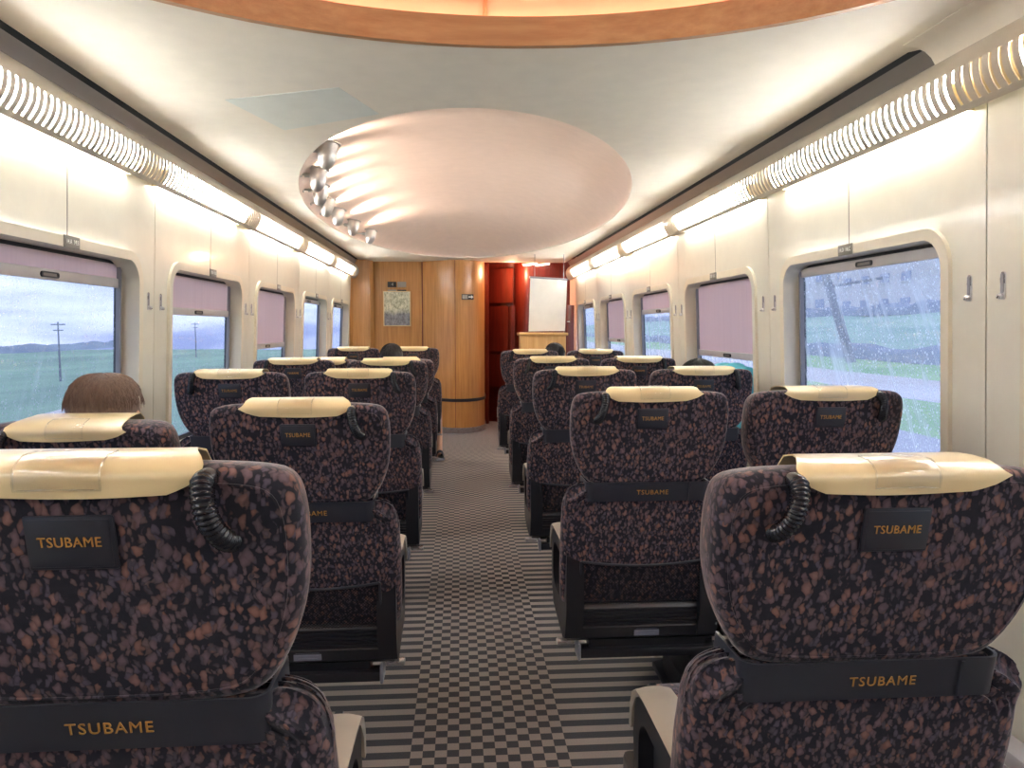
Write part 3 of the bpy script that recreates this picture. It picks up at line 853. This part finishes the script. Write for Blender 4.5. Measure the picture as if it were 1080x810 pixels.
# positions round the left rim of the oval dome
def rim(y, inset): 
    t = (y-D1[1])/D1[3]; return D1[0]-(D1[2]-inset)*math.sqrt(max(0, 1-t*t))
SP = [(3.42, .09), (3.98, .085), (4.42, .085), (4.88, .085), (5.30, .10), (5.86, .115), (6.42, .13)]
for i, (y, ins) in enumerate(SP):
    x = rim(y, ins+.03)
    t = empty('dome_spotlight', (x, y, 1.955))
    tag(t, 'silver bullet-shaped spotlight in the oval ceiling dome, %s of seven' % ('nearest', 'second nearest', 'third nearest', 'middle one', 'third farthest', 'second farthest', 'farthest')[i], 'spotlight', 'spotlights in the oval ceiling dome')
    R = Matrix.Rotation(math.radians(8), 4, 'Y') @ Matrix.Rotation(math.radians(-4), 4, 'X')
    out = [(0, -.062), (.010, -.061), (.022, -.053), (.033, -.036), (.0405, -.012), (.043, .012), (.0435, .052), (.054, .053), (.054, .057), (.040, .057), (.039, .01), (.028, -.03), (0, -.045)]
    bm = nb(); lathe(bm, out, 28, R); shell = finish(bm, 'cup', 'alu', t, 40)
    bm = nb()
    for k in range(6):
        a = 2*PI*k/6; lathe(bm, [(0, .06), (.004, .0595), (.005, .057), (.005, .050), (0, .049)], 8, R @ Matrix.Translation((.048*math.cos(a), .048*math.sin(a), 0)))
    finish(bm, 'rim_screw', 'alu', shell, 50)
    bm = nb(); px = rim(y, .012)-x
    tube(bm, [(px, -.01, .028), (-.04, 0, .022)], .006, 10); tube(bm, [(-.066, -.002, .024), (-.04, 0, .022)], .012, 12)
    lathe(bm, [(0, -.004), (.018, -.004), (.018, .004), (0, .004)], 16, Matrix.Translation((px+.004, -.01, .028)) @ Matrix.Rotation(PI/2, 4, 'Y'))
    finish(bm, 'bracket', 'alu', t, 50)
    for en, size, bl_, d in ((2.3, 134, 1., (.66, .05, .60)), (.3, 52, .35, (.88, .06, .45))):
        l = bpy.data.lights.new('dome_spot_light', 'SPOT'); l.energy = en; l.color = (1, .76, .62); l.spot_size = math.radians(size); l.spot_blend = bl_; l.shadow_soft_size = .015
        lo = bpy.data.objects.new('dome_spot_light', l); C.objects.link(lo); lo.parent = t; lo.location = (.006, 0, .046)
        lo.rotation_euler = Vector(d).to_track_quat('-Z', 'Y').to_euler()

# ------------------------------------------------------------------ end of the saloon
def extrude_prof(pts, z0, z1, name, mat, parent=None, thick=.03, smooth=30):
    bm = nb(); sheet(bm, [[(x, y, z) for x, y in pts] for z in (z0, z1)], thick); return finish(bm, name, mat, parent, smooth)
wf = struct(empty('wall_far'))
extrude_prof([(-1.24, 8.42), (-1.20, 8.48), (-1.15, 8.49), (-1.08, 8.505), (-1.025, 8.54), (-1.0, 8.60)], 0, 1.95, 'oak_corner', 'oak', wf)
extrude_prof([(-.99, 8.70), (-.435, 8.70)], 0, 1.95, 'oak_panel', 'oak', wf)
for x in (-.992, -.432):
    bm = nb(); box(bm, (x, 8.74, .975), (.03, .06, 1.95)); finish(bm, 'dark_joint', 'redwood', wf, 0)
cyl = []
def cyl_pts(off=0.):
    pts = [(-.42, 8.66-off)]
    for i in range(13):
        a = math.radians(112-100*i/12); pts.append((-.01+(.305+off)*math.cos(a)*1.0, 8.88+(-.47-off)*math.sin(a)))
    pts += [(.295+off, 8.95), (.295+off, 9.6)]
    return pts
p0 = cyl_pts()
extrude_prof(p0, 0, 1.95, 'oak_curved_wall', 'oak', wf, smooth=50)
extrude_prof([(x, y) for x, y in cyl_pts(.010)], .36, .395, 'black_rail', 'black', wf, .012, 50)
extrude_prof([(x, y) for x, y in cyl_pts(.008)], .0, .065, 'steel_kick_strip', 'steel', wf, .008, 50)
bm = nb(); box(bm, (-.052, 8.415, .98), (.005, .012, 1.94)); finish(bm, 'board_joint', 'redwood', wf, 0)
# passage beyond
extrude_prof([(.32, 9.75), (.32, 9.3), (.36, 9.28)], 0, 2.1, 'passage_edge', 'redwood', wf)
extrude_prof([(.30, 9.62), (.45, 9.50), (.58, 9.42), (.70, 9.40), (.78, 9.44)], 0, 2.1, 'red_curved_wall', 'redwood', wf, smooth=50)
for (x0, x1, z0, z1) in ((.36, .66, 1.50, 1.92), (.36, .60, .90, 1.46), (.62, .68, .90, 1.46), (.36, .68, .45, .86)):
    yy = lambda x: 9.60-.32*min(1, max(0, (x-.30)/.34))**.8
    bm = nb(); sheet(bm, [[(x0+(x1-x0)*i/6, yy(x0+(x1-x0)*i/6)-.035, z) for i in range(7)] for z in (z0, z1)], .012)
    finish(bm, 'red_door_panel', 'redwood', wf, 40)
extrude_prof([(.70, 9.40), (.76, 9.2), (.84, 9.15), (1.40, 9.15)], 0, 2.1, 'passage_wall', 'redwood', wf, smooth=50)
extrude_prof([(-1.3, 9.8), (1.45, 9.8)], 0, 2.2, 'passage_end', 'redwood', wf)
bm = nb(); box(bm, (.6, 9.3, 2.0), (1.8, 1.2, .03)); finish(bm, 'passage_ceiling', 'redwood', wf, 0)
bm = nb(); box(bm, (CX+1.31, 9.2, 1.0), (.05, 1.25, 2.0)); finish(bm, 'passage_side', 'dome', wf, 0)
for i, (x, y, rz) in enumerate(((.84, 8.98, .45), (.99, 9.0, .45), (1.08, 9.22, 1.2))):
    bm = nb(); box(bm, (0, 0, 0), (.032, .28, .02), bev=.006); o = finish(bm, 'passage_light', None, None); o.data.materials.clear(); o.data.materials.append(M['cove'])
    bm = nb(); box(bm, (0, 0, .012), (.045, .30, .012)); finish(bm, 'housing', 'cover', o)
    o.location = (x, y, 1.945); o.rotation_euler = (0, 0, rz)
    tag(o, ('warm glowing strip light on the passage ceiling, leftmost of three', 'warm glowing strip light on the passage ceiling, middle of three', 'warm glowing strip light on the passage ceiling farthest in beside the right wall')[i], 'light', 'passage ceiling lights')
# wooden counter with the white hanging board
ct = empty('wooden_counter', (.84, 7.65, 0)); tag(ct, 'low honey-coloured wooden counter below the white hanging board', 'counter')
bm = nb(); box(bm, (0, 0, .61), (.46, .24, 1.02), bev=.01); box(bm, (0, 0, 1.13), (.50, .28, .03), bev=.008); finish(bm, 'cabinet', 'counter', ct)
bm = nb(); box(bm, (0, 0, .05), (.44, .22, .10)); finish(bm, 'plinth', 'black', ct)
bd = empty('hanging_board', (.92, 7.72, 1.42)); tag(bd, 'white hanging board above the wooden counter by the passage', 'board')
bm = nb()
vs = [(-.205, .31), (.185, .265), (.165, -.285), (-.215, -.29)]
vs = [(-.195, .285), (.185, .262), (.165, -.26), (-.212, -.265)]
A = [bm.verts.new((x, -.008, z)) for x, z in vs]; B_ = [bm.verts.new((x, .008, z)) for x, z in vs]
bm.faces.new(A); bm.faces.new(B_[::-1])
for k in range(4): bm.faces.new((A[k], B_[k], B_[(k+1) % 4], A[(k+1) % 4]))
finish(bm, 'sheet_face', 'board', bd, 0)
bm = nb(); tube(bm, [(-.205, 0, .29), (.195, 0, .266)], .012, 10); tube(bm, [(-.15, 0, .29), (-.15, 0, .525)], .003, 6); tube(bm, [(.15, 0, .27), (.15, 0, .525)], .003, 6); finish(bm, 'top_rail', 'rail', bd)
bx = empty('brown_box', (1.21, 8.3, 0)); tag(bx, 'dark brown slim cabinet standing between the white board and the wall', 'cabinet')
bm = nb(); box(bm, (0, 0, .72), (.09, .2, 1.44), bev=.006); finish(bm, 'cabinet_body', 'redwood', bx)
bm = nb(); box(bm, (-.02, -.104, 1.26), (.03, .008, .008)); finish(bm, 'handle', 'steel', bx)
# picture and signs on the oak panel
pf = empty('framed_picture', (-.715, 8.668, 1.41)); tag(pf, 'small framed picture of pale trees on the oak end wall', 'picture')
me = plate2d(rrect(-.155, .155, -.20, .20, .003, 1), [rrect(-.145, .145, -.19, .19, .002, 1)], .016); 
for v in me.vertices: v.co = Vector((v.co.x, -v.co.z+.008, v.co.y))
link(xform(me, lambda c: c), 'frame', 'cream', pf, 30)
bm = nb(); box(bm, (0, .006, 0), (.295, .006, .385)); finish(bm, 'picture_sheet', 'picture', pf, 0)
def sign(loc, name, halves, label, txt, tx, size, rz=0):
    o = empty(name, loc, rz); tag(o, label, 'sign')
    for x, w, m in halves:
        bm = nb(); box(bm, (x, 0, 0), (w, .006, .062), bev=.001); finish(bm, 'sign_half', m, o)
    me = text_mesh(txt, size, 1.)
    for v in me.vertices: v.co = Vector((v.co.x+tx, -.0035-v.co.z, v.co.y))
    link(me, 'lettering', 'white_ink', o, 0)
sign((-.715, 8.68, 1.685), 'car_number_sign', [(-.055, .10, 'sign'), (.055, .10, 'grey')], 'upper sign on the oak wall with a white 4 on its dark half', '4', -.05, .05)
sign((-.715, 8.68, 1.595), 'seat_class_sign', [(-.055, .10, 'grey'), (.055, .10, 'sign')], 'lower sign on the oak wall with white characters on its dark half', '\u6307\u5b9a\u5e2d', .055, .03)
sg = empty('direction_sign', (.088, 8.405, 1.535), .10); tag(sg, 'dark direction sign with a white arrow on the curved oak wall', 'sign')
bm = nb(); box(bm, (0, 0, 0), (.135, .008, .062), bev=.001); finish(bm, 'sign_plate', 'sign', sg)
bm = nb(); box(bm, (-.03, -.005, 0), (.06, .003, .045)); finish(bm, 'pictogram', 'grey', sg, 0)
bm = nb(); box(bm, (.035, -.005, 0), (.05, .003, .012))
vs = [bm.verts.new((x, -.0065, z)) for x, z in ((.04, .02), (.064, 0), (.04, -.02))]; bm.faces.new(vs); finish(bm, 'arrow', 'white_ink', sg, 0)

# ------------------------------------------------------------------ people
def skin_mesh(verts, edges, subdiv=2):
    me = bpy.data.meshes.new('sk'); me.from_pydata([v[0] for v in verts], edges, [])
    o = bpy.data.objects.new('sk', me); C.objects.link(o)
    o.modifiers.new('Skin', 'SKIN')
    if not me.skin_vertices:
        bm = bmesh.new(); bm.from_mesh(me); bm.verts.layers.skin.verify(); bm.to_mesh(me); bm.free()
    for i, v in enumerate(verts):
        r = v[1]; d = me.skin_vertices[0].data[i]; d.radius = (r, r) if not isinstance(r, tuple) else r; d.use_root = (i == 0)
    s = o.modifiers.new('Sub', 'SUBSURF'); s.levels = subdiv; s.render_levels = subdiv
    out = evald(o); bpy.data.objects.remove(o); return out
def ellipsoid(bm, c, r, seg=20, rings=14):
    m = Matrix.Translation(c) @ Matrix.Diagonal((*r, 1))
    bmesh.ops.create_uvsphere(bm, u_segments=seg, v_segments=rings, radius=1, matrix=m)
    for v in bm.verts: v.tag = True
def person(x, y, label, hair, shirt, legs, s=1., head=(0, 0, 0), hair_kind='short', leg_out=None, shorts=False, rec=0., hsize=1.):
    """seated figure; local +y is the way the seat faces"""
    t = empty('person', (x, y, 0)); tag(t, label, 'person')
    hx, hy, hz = head
    top = Vector((hx, .27+hy, .965+hz))                # head centre
    neck = Vector((hx*.7, .265+hy*.6, .845+hz*.9)); chest = Vector((hx*.4, .275, .70+hz*.6)); pel = Vector((0, .36, .51))
    V = [(pel, (.125, .10)), (Vector((hx*.2, .31, .60+hz*.3)), (.12, .085)), (chest, (.135, .09)), (neck, .045), (neck.lerp(top, .5), .05), (top, (.062, .07))]
    E = [(0, 1), (1, 2), (2, 3), (3, 4), (4, 5)]
    def add(p, r, par): V.append((Vector(p), r)); E.append((par, len(V)-1)); return len(V)-1
    arms, legsi = [], []
    for sg_ in (-1, 1):
        sh = add((chest.x+sg_*.15, chest.y, chest.z+.085), .045, 2)
        el = add((sg_*.185, .40, .60), .036, sh); wr = add((sg_*.10, .58, .575), .024, el)
        pm = add((sg_*.085, .63, .572), (.034, .014), wr)
        arms.append((sh, el, wr, pm))
        for k, (dx, ln) in enumerate(((-.026, .055), (-.009, .066), (.009, .062), (.025, .048))):
            a = add((sg_*.085+dx, .665, .572), .0085, pm); b_ = add((sg_*.085+dx*1.1, .665+ln*.55, .566), .008, a); add((sg_*.085+dx*1.15, .665+ln, .552), .007, b_)
        a = add((sg_*.085-sg_*.034, .625, .57), .010, pm); add((sg_*.085-sg_*.052, .655, .562), .008, a)
        hp = add((sg_*.09, .40, .50), .085, 0)
        kn = (sg_*.10, .74, .49); an = (sg_*.10, .76, .09); toe = (sg_*.105, .90, .035)
        if leg_out and sg_ == leg_out[0]: kn, an, toe = leg_out[1:4]
        k_ = add(kn, .055, hp); cf = add(Vector(kn).lerp(Vector(an), .35)+Vector((0, -.012, 0)), .05, k_); an_ = add(an, .034, cf)
        he = add(Vector(an)+Vector((0, -.015, -.04)), .033, an_); to = add(toe, .03, he)
        legsi.append((hp, k_, cf, an_, he, to))
    me = skin_mesh(V, E)
    bm = bmesh.new(); bm.from_mesh(me)
    hr = Vector((.071, .09, .105))*hsize
    ellipsoid(bm, top+Vector((0, .005, .01)), hr); ellipsoid(bm, top+Vector((0, .03, -.055)), (.052*hsize, .06*hsize, .055*hsize))
    tube(bm, [top+Vector((0, .09*hsize, .02)), top+Vector((0, .106*hsize, -.012)), top+Vector((0, .088*hsize, -.022))], [.006, .012, .008], 8)
    for s_ in (-1, 1): ellipsoid(bm, top+Vector((s_*.073*hsize, .0, 0)), (.010, .020, .032), 10, 8)
    body = finish(bm, 'body', 'skin', t, 180)
    bm = nb()
    for s_ in (-1, 1): ellipsoid(bm, top+Vector((s_*.03*hsize, .083*hsize, .012)), (.012, .008, .009), 10, 8)
    finish(bm, 'eye', 'eye_white', t, 180)
    bm = nb(); ellipsoid(bm, top+Vector((0, .083*hsize, -.055)), (.024, .010, .009), 12, 8); finish(bm, 'mouth', 'lip', t, 180)
    # clothes
    def cloth(idx, name, mat, grow, extra=()):
        mp = {i: k for k, i in enumerate(idx)}
        v2 = [(V[i][0], (V[i][1][0]+grow, V[i][1][1]+grow) if isinstance(V[i][1], tuple) else V[i][1]+grow) for i in idx]
        e2 = [(mp[a], mp[b]) for a, b in E if a in mp and b in mp]
        return link(skin_mesh(v2, e2), name, mat, t, 180)
    cloth([0, 1, 2]+[i for a in arms for i in a[:2]], 'shirt', shirt, .012)
    li = [0]
    for l_ in legsi: li += list(l_[:2] if shorts else l_[:4])
    cloth(li, 'shorts' if shorts else 'trousers', legs, .010)
    for l_ in legsi:
        an, he, to = V[l_[3]][0], V[l_[4]][0], V[l_[5]][0]
        d = (to-he); d.z = 0; d.normalize(); sd = Vector((-d.y, d.x, 0))
        Lh = (to-he).length+.06; base = he-d*.045
        prof = [(0, .030, .075), (.06, .040, .098), (.14, .036, .095), (.30, .038, .078), (.50, .044, .062), (.75, .048, .052), (.92, .040, .043), (1., .018, .032)]
        bm = nb(); rows = []
        for u, w, h in prof:
            c = base+d*Lh*u
            rows.append([Vector((c.x, c.y, 0))+sd*w*math.cos(a)+Vector((0, 0, .018+(h-.018)*max(0, math.sin(a))**.7)) for a in [PI*k/10 for k in range(11)]])
        sheet(bm, rows); so = finish(bm, 'shoe', 'shoe', t, 60)
        bm = nb(); rows = []
        for u, w, h in prof:
            c = base+d*(Lh*1.03*u-.004)
            rows.append([Vector((c.x, c.y, z))+sd*(w+.004)*q_ for q_, z in ((-1, .002), (-1, .024), (1, .024), (1, .002), (-1, .002))])
        sheet(bm, rows); bm.faces.new([bm.verts.new(p) for p in rows[0][:4]]); finish(bm, 'sole', 'sole', so, 30)
        bm = nb()
        for k in range(3):
            c = base+d*Lh*(.36+.1*k); zz = .078-.007*k
            tube(bm, [c*Vector((1, 1, 0))+sd*.022*q_+Vector((0, 0, zz-.006*abs(q_))) if False else Vector((c.x, c.y, zz-.008*abs(q_)))+sd*.03*q_ for q_ in (-1, -.5, 0, .5, 1)], .003, 6)
        finish(bm, 'lace', 'sole', so, 60)
    # hair: a cap plus loose strands
    bm = nb()
    hc = top+Vector((0, -.008, .022)); kx, ky, kz = {'bob': (.080, .096, .100), 'short': (.081, .098, .102), 'tousled': (.088, .10, .104)}[hair_kind]
    kx *= hsize; ky *= hsize; kz *= hsize
    ellipsoid(bm, (0, 0, 0), (1, 1, 1), 36, 24)
    for v in bm.verts:
        n_ = v.co.copy()
        lump = 1+.05*noise.noise(n_*3.1+Vector((x*7, 3, 1)))+.03*noise.noise(n_*9)
        if hair_kind == 'bob': n_ = Vector([math.copysign(abs(q_)**.82, q_) for q_ in n_])*.97
        if hair_kind == 'bob': lump *= 1-.05*math.exp(-((n_.x-.05)/.12)**2)*max(0, n_.z)
        low = -.35 if hair_kind == 'short' else -.62
        z = n_.z
        if n_.y > .35 and z < .35: n_ *= .80                      # leaves the face free
        if z < low: n_.z = low+(z-low)*.15; n_.x *= .93
        v.co = hc+Vector((n_.x*kx, n_.y*ky, n_.z*kz))*lump
    rnd = random.Random(int((x+9)*1000))
    ns = {'bob': 1500, 'short': 260, 'tousled': 420}[hair_kind]
    for k in range(ns):
        th = rnd.uniform(0, 2*PI); ph = math.acos(rnd.uniform(-.1, 1.))
        if math.sin(th) > .4 and ph > 1.: continue
        path = []
        dth = rnd.uniform(-.25, .25); fly = rnd.uniform(.0, .075) if hair_kind != 'tousled' else rnd.uniform(0, .1)
        for q_ in range(6):
            u = q_/5; p_ = ph*.55+u*.62; a = th+dth*u
            rr_ = 1.005+fly*u*u+.012*math.sin(u*PI)
            n_ = Vector((math.sin(p_)*math.cos(a), math.sin(p_)*math.sin(a), math.cos(p_)))
            if hair_kind == 'bob': n_ = Vector([math.copysign(abs(c_)**.82, c_) for c_ in n_])*1.0
            path.append(hc+Vector((kx*n_.x, ky*n_.y, kz*n_.z))*rr_)
        tube(bm, path, [.0013, .0014, .0013, .0011, .0008, .0004], 3, cap=False)
    finish(bm, 'hair', hair, t, 180, recalc=False)
    return t
person(WLx-.03, 1.83, 'person with short full brown hair in the reclined window seat on the left', 'hair_brown', 'grey_shirt', 'dark_trousers', head=(0, -.13, -.004), hair_kind='bob')
person(WRx, 2.98, 'person with tousled dark hair leaning by the long lowered blind on the right', 'hair_green', 'olive_shirt', 'denim', head=(.10, .12, -.035), hair_kind='tousled')
person(AR+.10, 5.42, 'person with short black hair in the farthest right aisle seat before the wooden counter', 'hair_black', 'navy_shirt', 'dark_trousers', head=(.13, .13, -.01))
person(AL-.045, 5.05, 'person with smooth dark hair in the reclined fifth aisle seat on the left', 'hair_black', 'white_shirt', 'denim', head=(-.05, .0, -.002))
person(AL, 6.2, 'person in shorts with one bare leg and a dark sneaker stretched into the aisle', 'hair_black', 'grey_shirt', 'denim', head=(.02, .08, -.09), shorts=True,
       leg_out=(1, (.165, .66, .47), (.19, .56, .11), (.155, .68, .035)))
# folded jacket propped on the ledge below the long blind
bm = nb(); sec = rrect(-.03, .048, .684, 1.018, .03, 5); rows = []
for i in range(25):
    u = i/24; yy = 3.345+.50*u; k = .93+.07*math.sin(PI*min(1, max(0, u*1.02-.01)))**.4
    rows.append([wallmap(1)(Vector((yy, .684+(z-.684)*(k+.012*math.sin(u*19))+(.006*math.sin(u*31+w*60) if z > .75 else 0), w+.006*math.sin(u*23+z*30)))) for w, z in sec+sec[:1]])
sheet(bm, rows)
for r_ in (rows[0], rows[-1]): bm.faces.new([bm.verts.new(p) for p in r_[:-1]])
bmesh.ops.remove_doubles(bm, verts=bm.verts, dist=1e-5)
for v in bm.verts:
    if v.co.x > CX+dwall(v.co.z)+.048: v.co.x = CX+dwall(v.co.z)+.048
tag(finish(bm, 'jacket', 'cyan', None, 70), 'folded turquoise jacket propped on the ledge below the long blind', 'jacket')
# ------------------------------------------------------------------ outside
def prof_strip(pts, name, mat, y0=-30, y1=190, n=40, amp=.0):
    bm = nb(); rows = []
    for j in range(n+1):
        yy = y0+(y1-y0)*j/n
        rows.append([(x, yy, z+amp*noise.noise(Vector((x*.3, yy*.12, 2)))) for x, z in pts])
    sheet(bm, rows); o = finish(bm, name, mat, None, 180); return struct(o)
prof_strip([(3.2, -1.9), (6.8, -1.35)], 'ground_near', 'slope')
prof_strip([(6.8, -1.32), (10.5, -1.25)], 'road_right', 'road')
prof_strip([(10.5, -1.28), (15., -1.15)], 'verge_right', 'verge', amp=.15)
prof_strip([(15., -1.15), (19., -.95)], 'track_right', 'track', amp=.06)
prof_strip([(19., -.98), (22.5, -.55)], 'verge_far', 'verge', amp=.2)
prof_strip([(22.5, -.6), (24., .1), (36., 2.3), (90., 4.)], 'hill_right', 'slope', amp=.3)
# hedge at the foot of the houses and along the slope
def hedge(x, y0, y1, z, h, w, label, mat='hedge'):
    bm = nb(); rows = []; n = 90
    for j in range(n+1):
        yy = y0+(y1-y0)*j/n; hh = h*(.8+.35*noise.noise(Vector((yy*.4, x, 0)))+.2*noise.noise(Vector((yy*1.7, x, 5))))
        rows.append([(x+w*math.cos(a)*.5+.2*noise.noise(Vector((yy, a, 1))), yy, z+hh*max(0, math.sin(a))**.6) for a in [PI*k/8 for k in range(9)]])
    sheet(bm, rows); return tag(finish(bm, 'hedge', mat, None, 180), label, 'hedge')
hedge(23.3, 10, 150, -.6, .95, 1.4, 'low dim hedge at the foot of the green slope outside the right windows')
hedge(36.5, 20, 170, 2.2, 1.1, 2., 'dark hedge along the top of the slope below the beige building outside')
def building(loc, dims, nx, nz, label, rz=0):
    t = empty('apartment_building', loc, rz); tag(t, label, 'building', 'buildings outside the right windows')
    w, d, h = dims
    bm = nb(); box(bm, (0, 0, h/2), (w, d, h)); finish(bm, 'wall', 'wallb', t, 0)
    bm = nb(); box(bm, (0, 0, h+.12), (w+.5, d+.5, .25)); box(bm, (0, 0, h+.6), (w*.3, d*.3, 1.)); finish(bm, 'roof', 'roofb', t, 0)
    for i in range(nx):
        for k in range(nz):
            yy = -d/2+d*(i+.5)/nx; zz = h*(k+.55)/nz
            bm = nb(); box(bm, (-w/2-.02, yy, zz), (.12, d/nx*.42, h/nz*.34)); wi = finish(bm, 'window', 'winb', t, 0)
            bm = nb(); box(bm, (-w/2-.1, yy, zz-h/nz*.2), (.2, d/nx*.5, .1)); finish(bm, 'sill', 'wallb', wi, 0)
            bm = nb(); box(bm, (0, -d/2-.02, 0), (w*.16, .12, h/nz*.34)) if i == 0 else None
            if i == 0:
                for v in bm.verts: v.co += Vector((-w*.22, 0, zz))
                finish(bm, 'window', 'winb', t, 0)
            else: bm.free()
building((47, 72, 2.2), (12, 14, 7.2), 4, 3, 'pale beige block with small windows above the slope, nearer of the two outside')
building((54, 106, 2.4), (12, 34, 7.0), 6, 2, 'long blue-grey hazy block with a low roof, farther of the two outside')
bm = nb(); tube(bm, [(21.6, 40, -.8), (19.3, 40, 6.)], [.28, .2], 8); tube(bm, [(20.2, 40, 3.4), (23.2, 40, 3.9)], .09, 6)
tag(finish(bm, 'slanted_post', 'pole', None), 'dim slanted post on the green slope outside the rain-streaked right window', 'post')
# left side: wide fields far below the track
bm = nb(); rows = []
for i in range(25):
    xx = -3-190*i/24
    rows.append([(xx, -60+420*j/40, -9.2+.5*noise.noise(Vector((xx*.03, j*.4, 0)))) for j in range(41)])
sheet(bm, rows); struct(finish(bm, 'field_left', 'field', None, 180))
bm = nb()
rows = []
for j in range(200):
    yy = -40+460*j/199; h = 2.8+2.4*noise.noise(Vector((yy*.02, 0, 3)))+1.6*noise.noise(Vector((yy*.09, 4, 3)))+.9*noise.noise(Vector((yy*.31, 4, 8)))
    rows.append([(-185+8*u, yy, -9.4+max(.2, h)*max(0, 1-u*u)) for u in (-1, -.7, -.3, 0, .3, .7, 1)])
sheet(bm, rows); struct(finish(bm, 'hill_left', 'hill', None, 180))
bm = nb(); sheet(bm, [[(-40-.6*k-w, 40+6*k, -8.55+.0*k) for w in (0, 2.2)] for k in range(12)]); struct(finish(bm, 'path_left', 'track', None, 0))
for (x, y, h, lab) in ((-77, 150, 11.5, 'grey utility pole with one crossarm standing in the field outside the nearest left window'), (-89, 260, 12., 'faint utility pole standing in the field outside the second left window')):
    t = empty('utility_pole', (x, y, -9.3)); tag(t, lab, 'pole', 'utility poles in the left fields')
    bm = nb(); tube(bm, [(0, 0, 0), (0, 0, h)], [.22, .13], 8); finish(bm, 'post', 'pole', t)
    bm = nb(); box(bm, (0, 0, h-.5), (2.6, .2, .22)); box(bm, (0, 0, h-1.6), (1.8, .2, .2)); finish(bm, 'crossarm', 'pole', t, 0)

# ------------------------------------------------------------------ world, camera, view
w = bpy.data.worlds.new('World'); S.world = w; w.use_nodes = True; nt = w.node_tree
bg = nt.nodes['Background']
tc = nd(nt, 'ShaderNodeTexCoord'); sp = nd(nt, 'ShaderNodeSeparateXYZ'); nt.links.new(tc.outputs['Generated'], sp.inputs[0])
mp = nd(nt, 'ShaderNodeMapping'); mp.inputs['Scale'].default_value = (1, 1, 6); nt.links.new(tc.outputs['Generated'], mp.inputs[0])
cl = noise_n(nt, mp.outputs[0], 3.2, 4, .55)
base = ramp(nt, cl, [(.38, lin(126, 138, 182)), (.62, lin(204, 212, 238))])
hz = ramp(nt, math_n(nt, 'ADD', sp.outputs[2], .1), [(.03, lin(170, 178, 208)), (.11, lin(196, 204, 230)), (.2, (1, 1, 1))])
mul = nd(nt, 'ShaderNodeMix', data_type='RGBA', blend_type='MULTIPLY'); mul.inputs[0].default_value = .35
nt.links.new(base, mul.inputs[6]); nt.links.new(hz, mul.inputs[7])
nt.links.new(mul.outputs[2], bg.inputs[0]); bg.inputs[1].default_value = .28

cam = bpy.data.cameras.new('Camera'); co = bpy.data.objects.new('Camera', cam); C.objects.link(co)
co.location = (0, 0, 1.2); co.rotation_euler = fwd.to_track_quat('-Z', 'Y').to_euler()
cam.sensor_width = 36; cam.lens = 36*F_/1080; cam.clip_start = .02; cam.clip_end = 2000
S.camera = co
# warm point light added to brighten the passage, without a fitting
l = bpy.data.lights.new('passage_fill_light', 'POINT'); l.energy = 2.2; l.color = (1, .52, .28); l.shadow_soft_size = .05
lo = bpy.data.objects.new('passage_fill_light', l); C.objects.link(lo); lo.location = (.62, 8.95, 1.85)
S.view_settings.view_transform = 'Standard'; S.view_settings.look = 'None'; S.view_settings.gamma = 1; S.view_settings.use_curve_mapping = False
S.view_settings.exposure = 3.0
S.cycles.use_denoising = True; S.cycles.max_bounces = 8; S.cycles.diffuse_bounces = 5; S.cycles.glossy_bounces = 3; S.cycles.transparent_max_bounces = 12
S.cycles.sample_clamp_indirect = 6
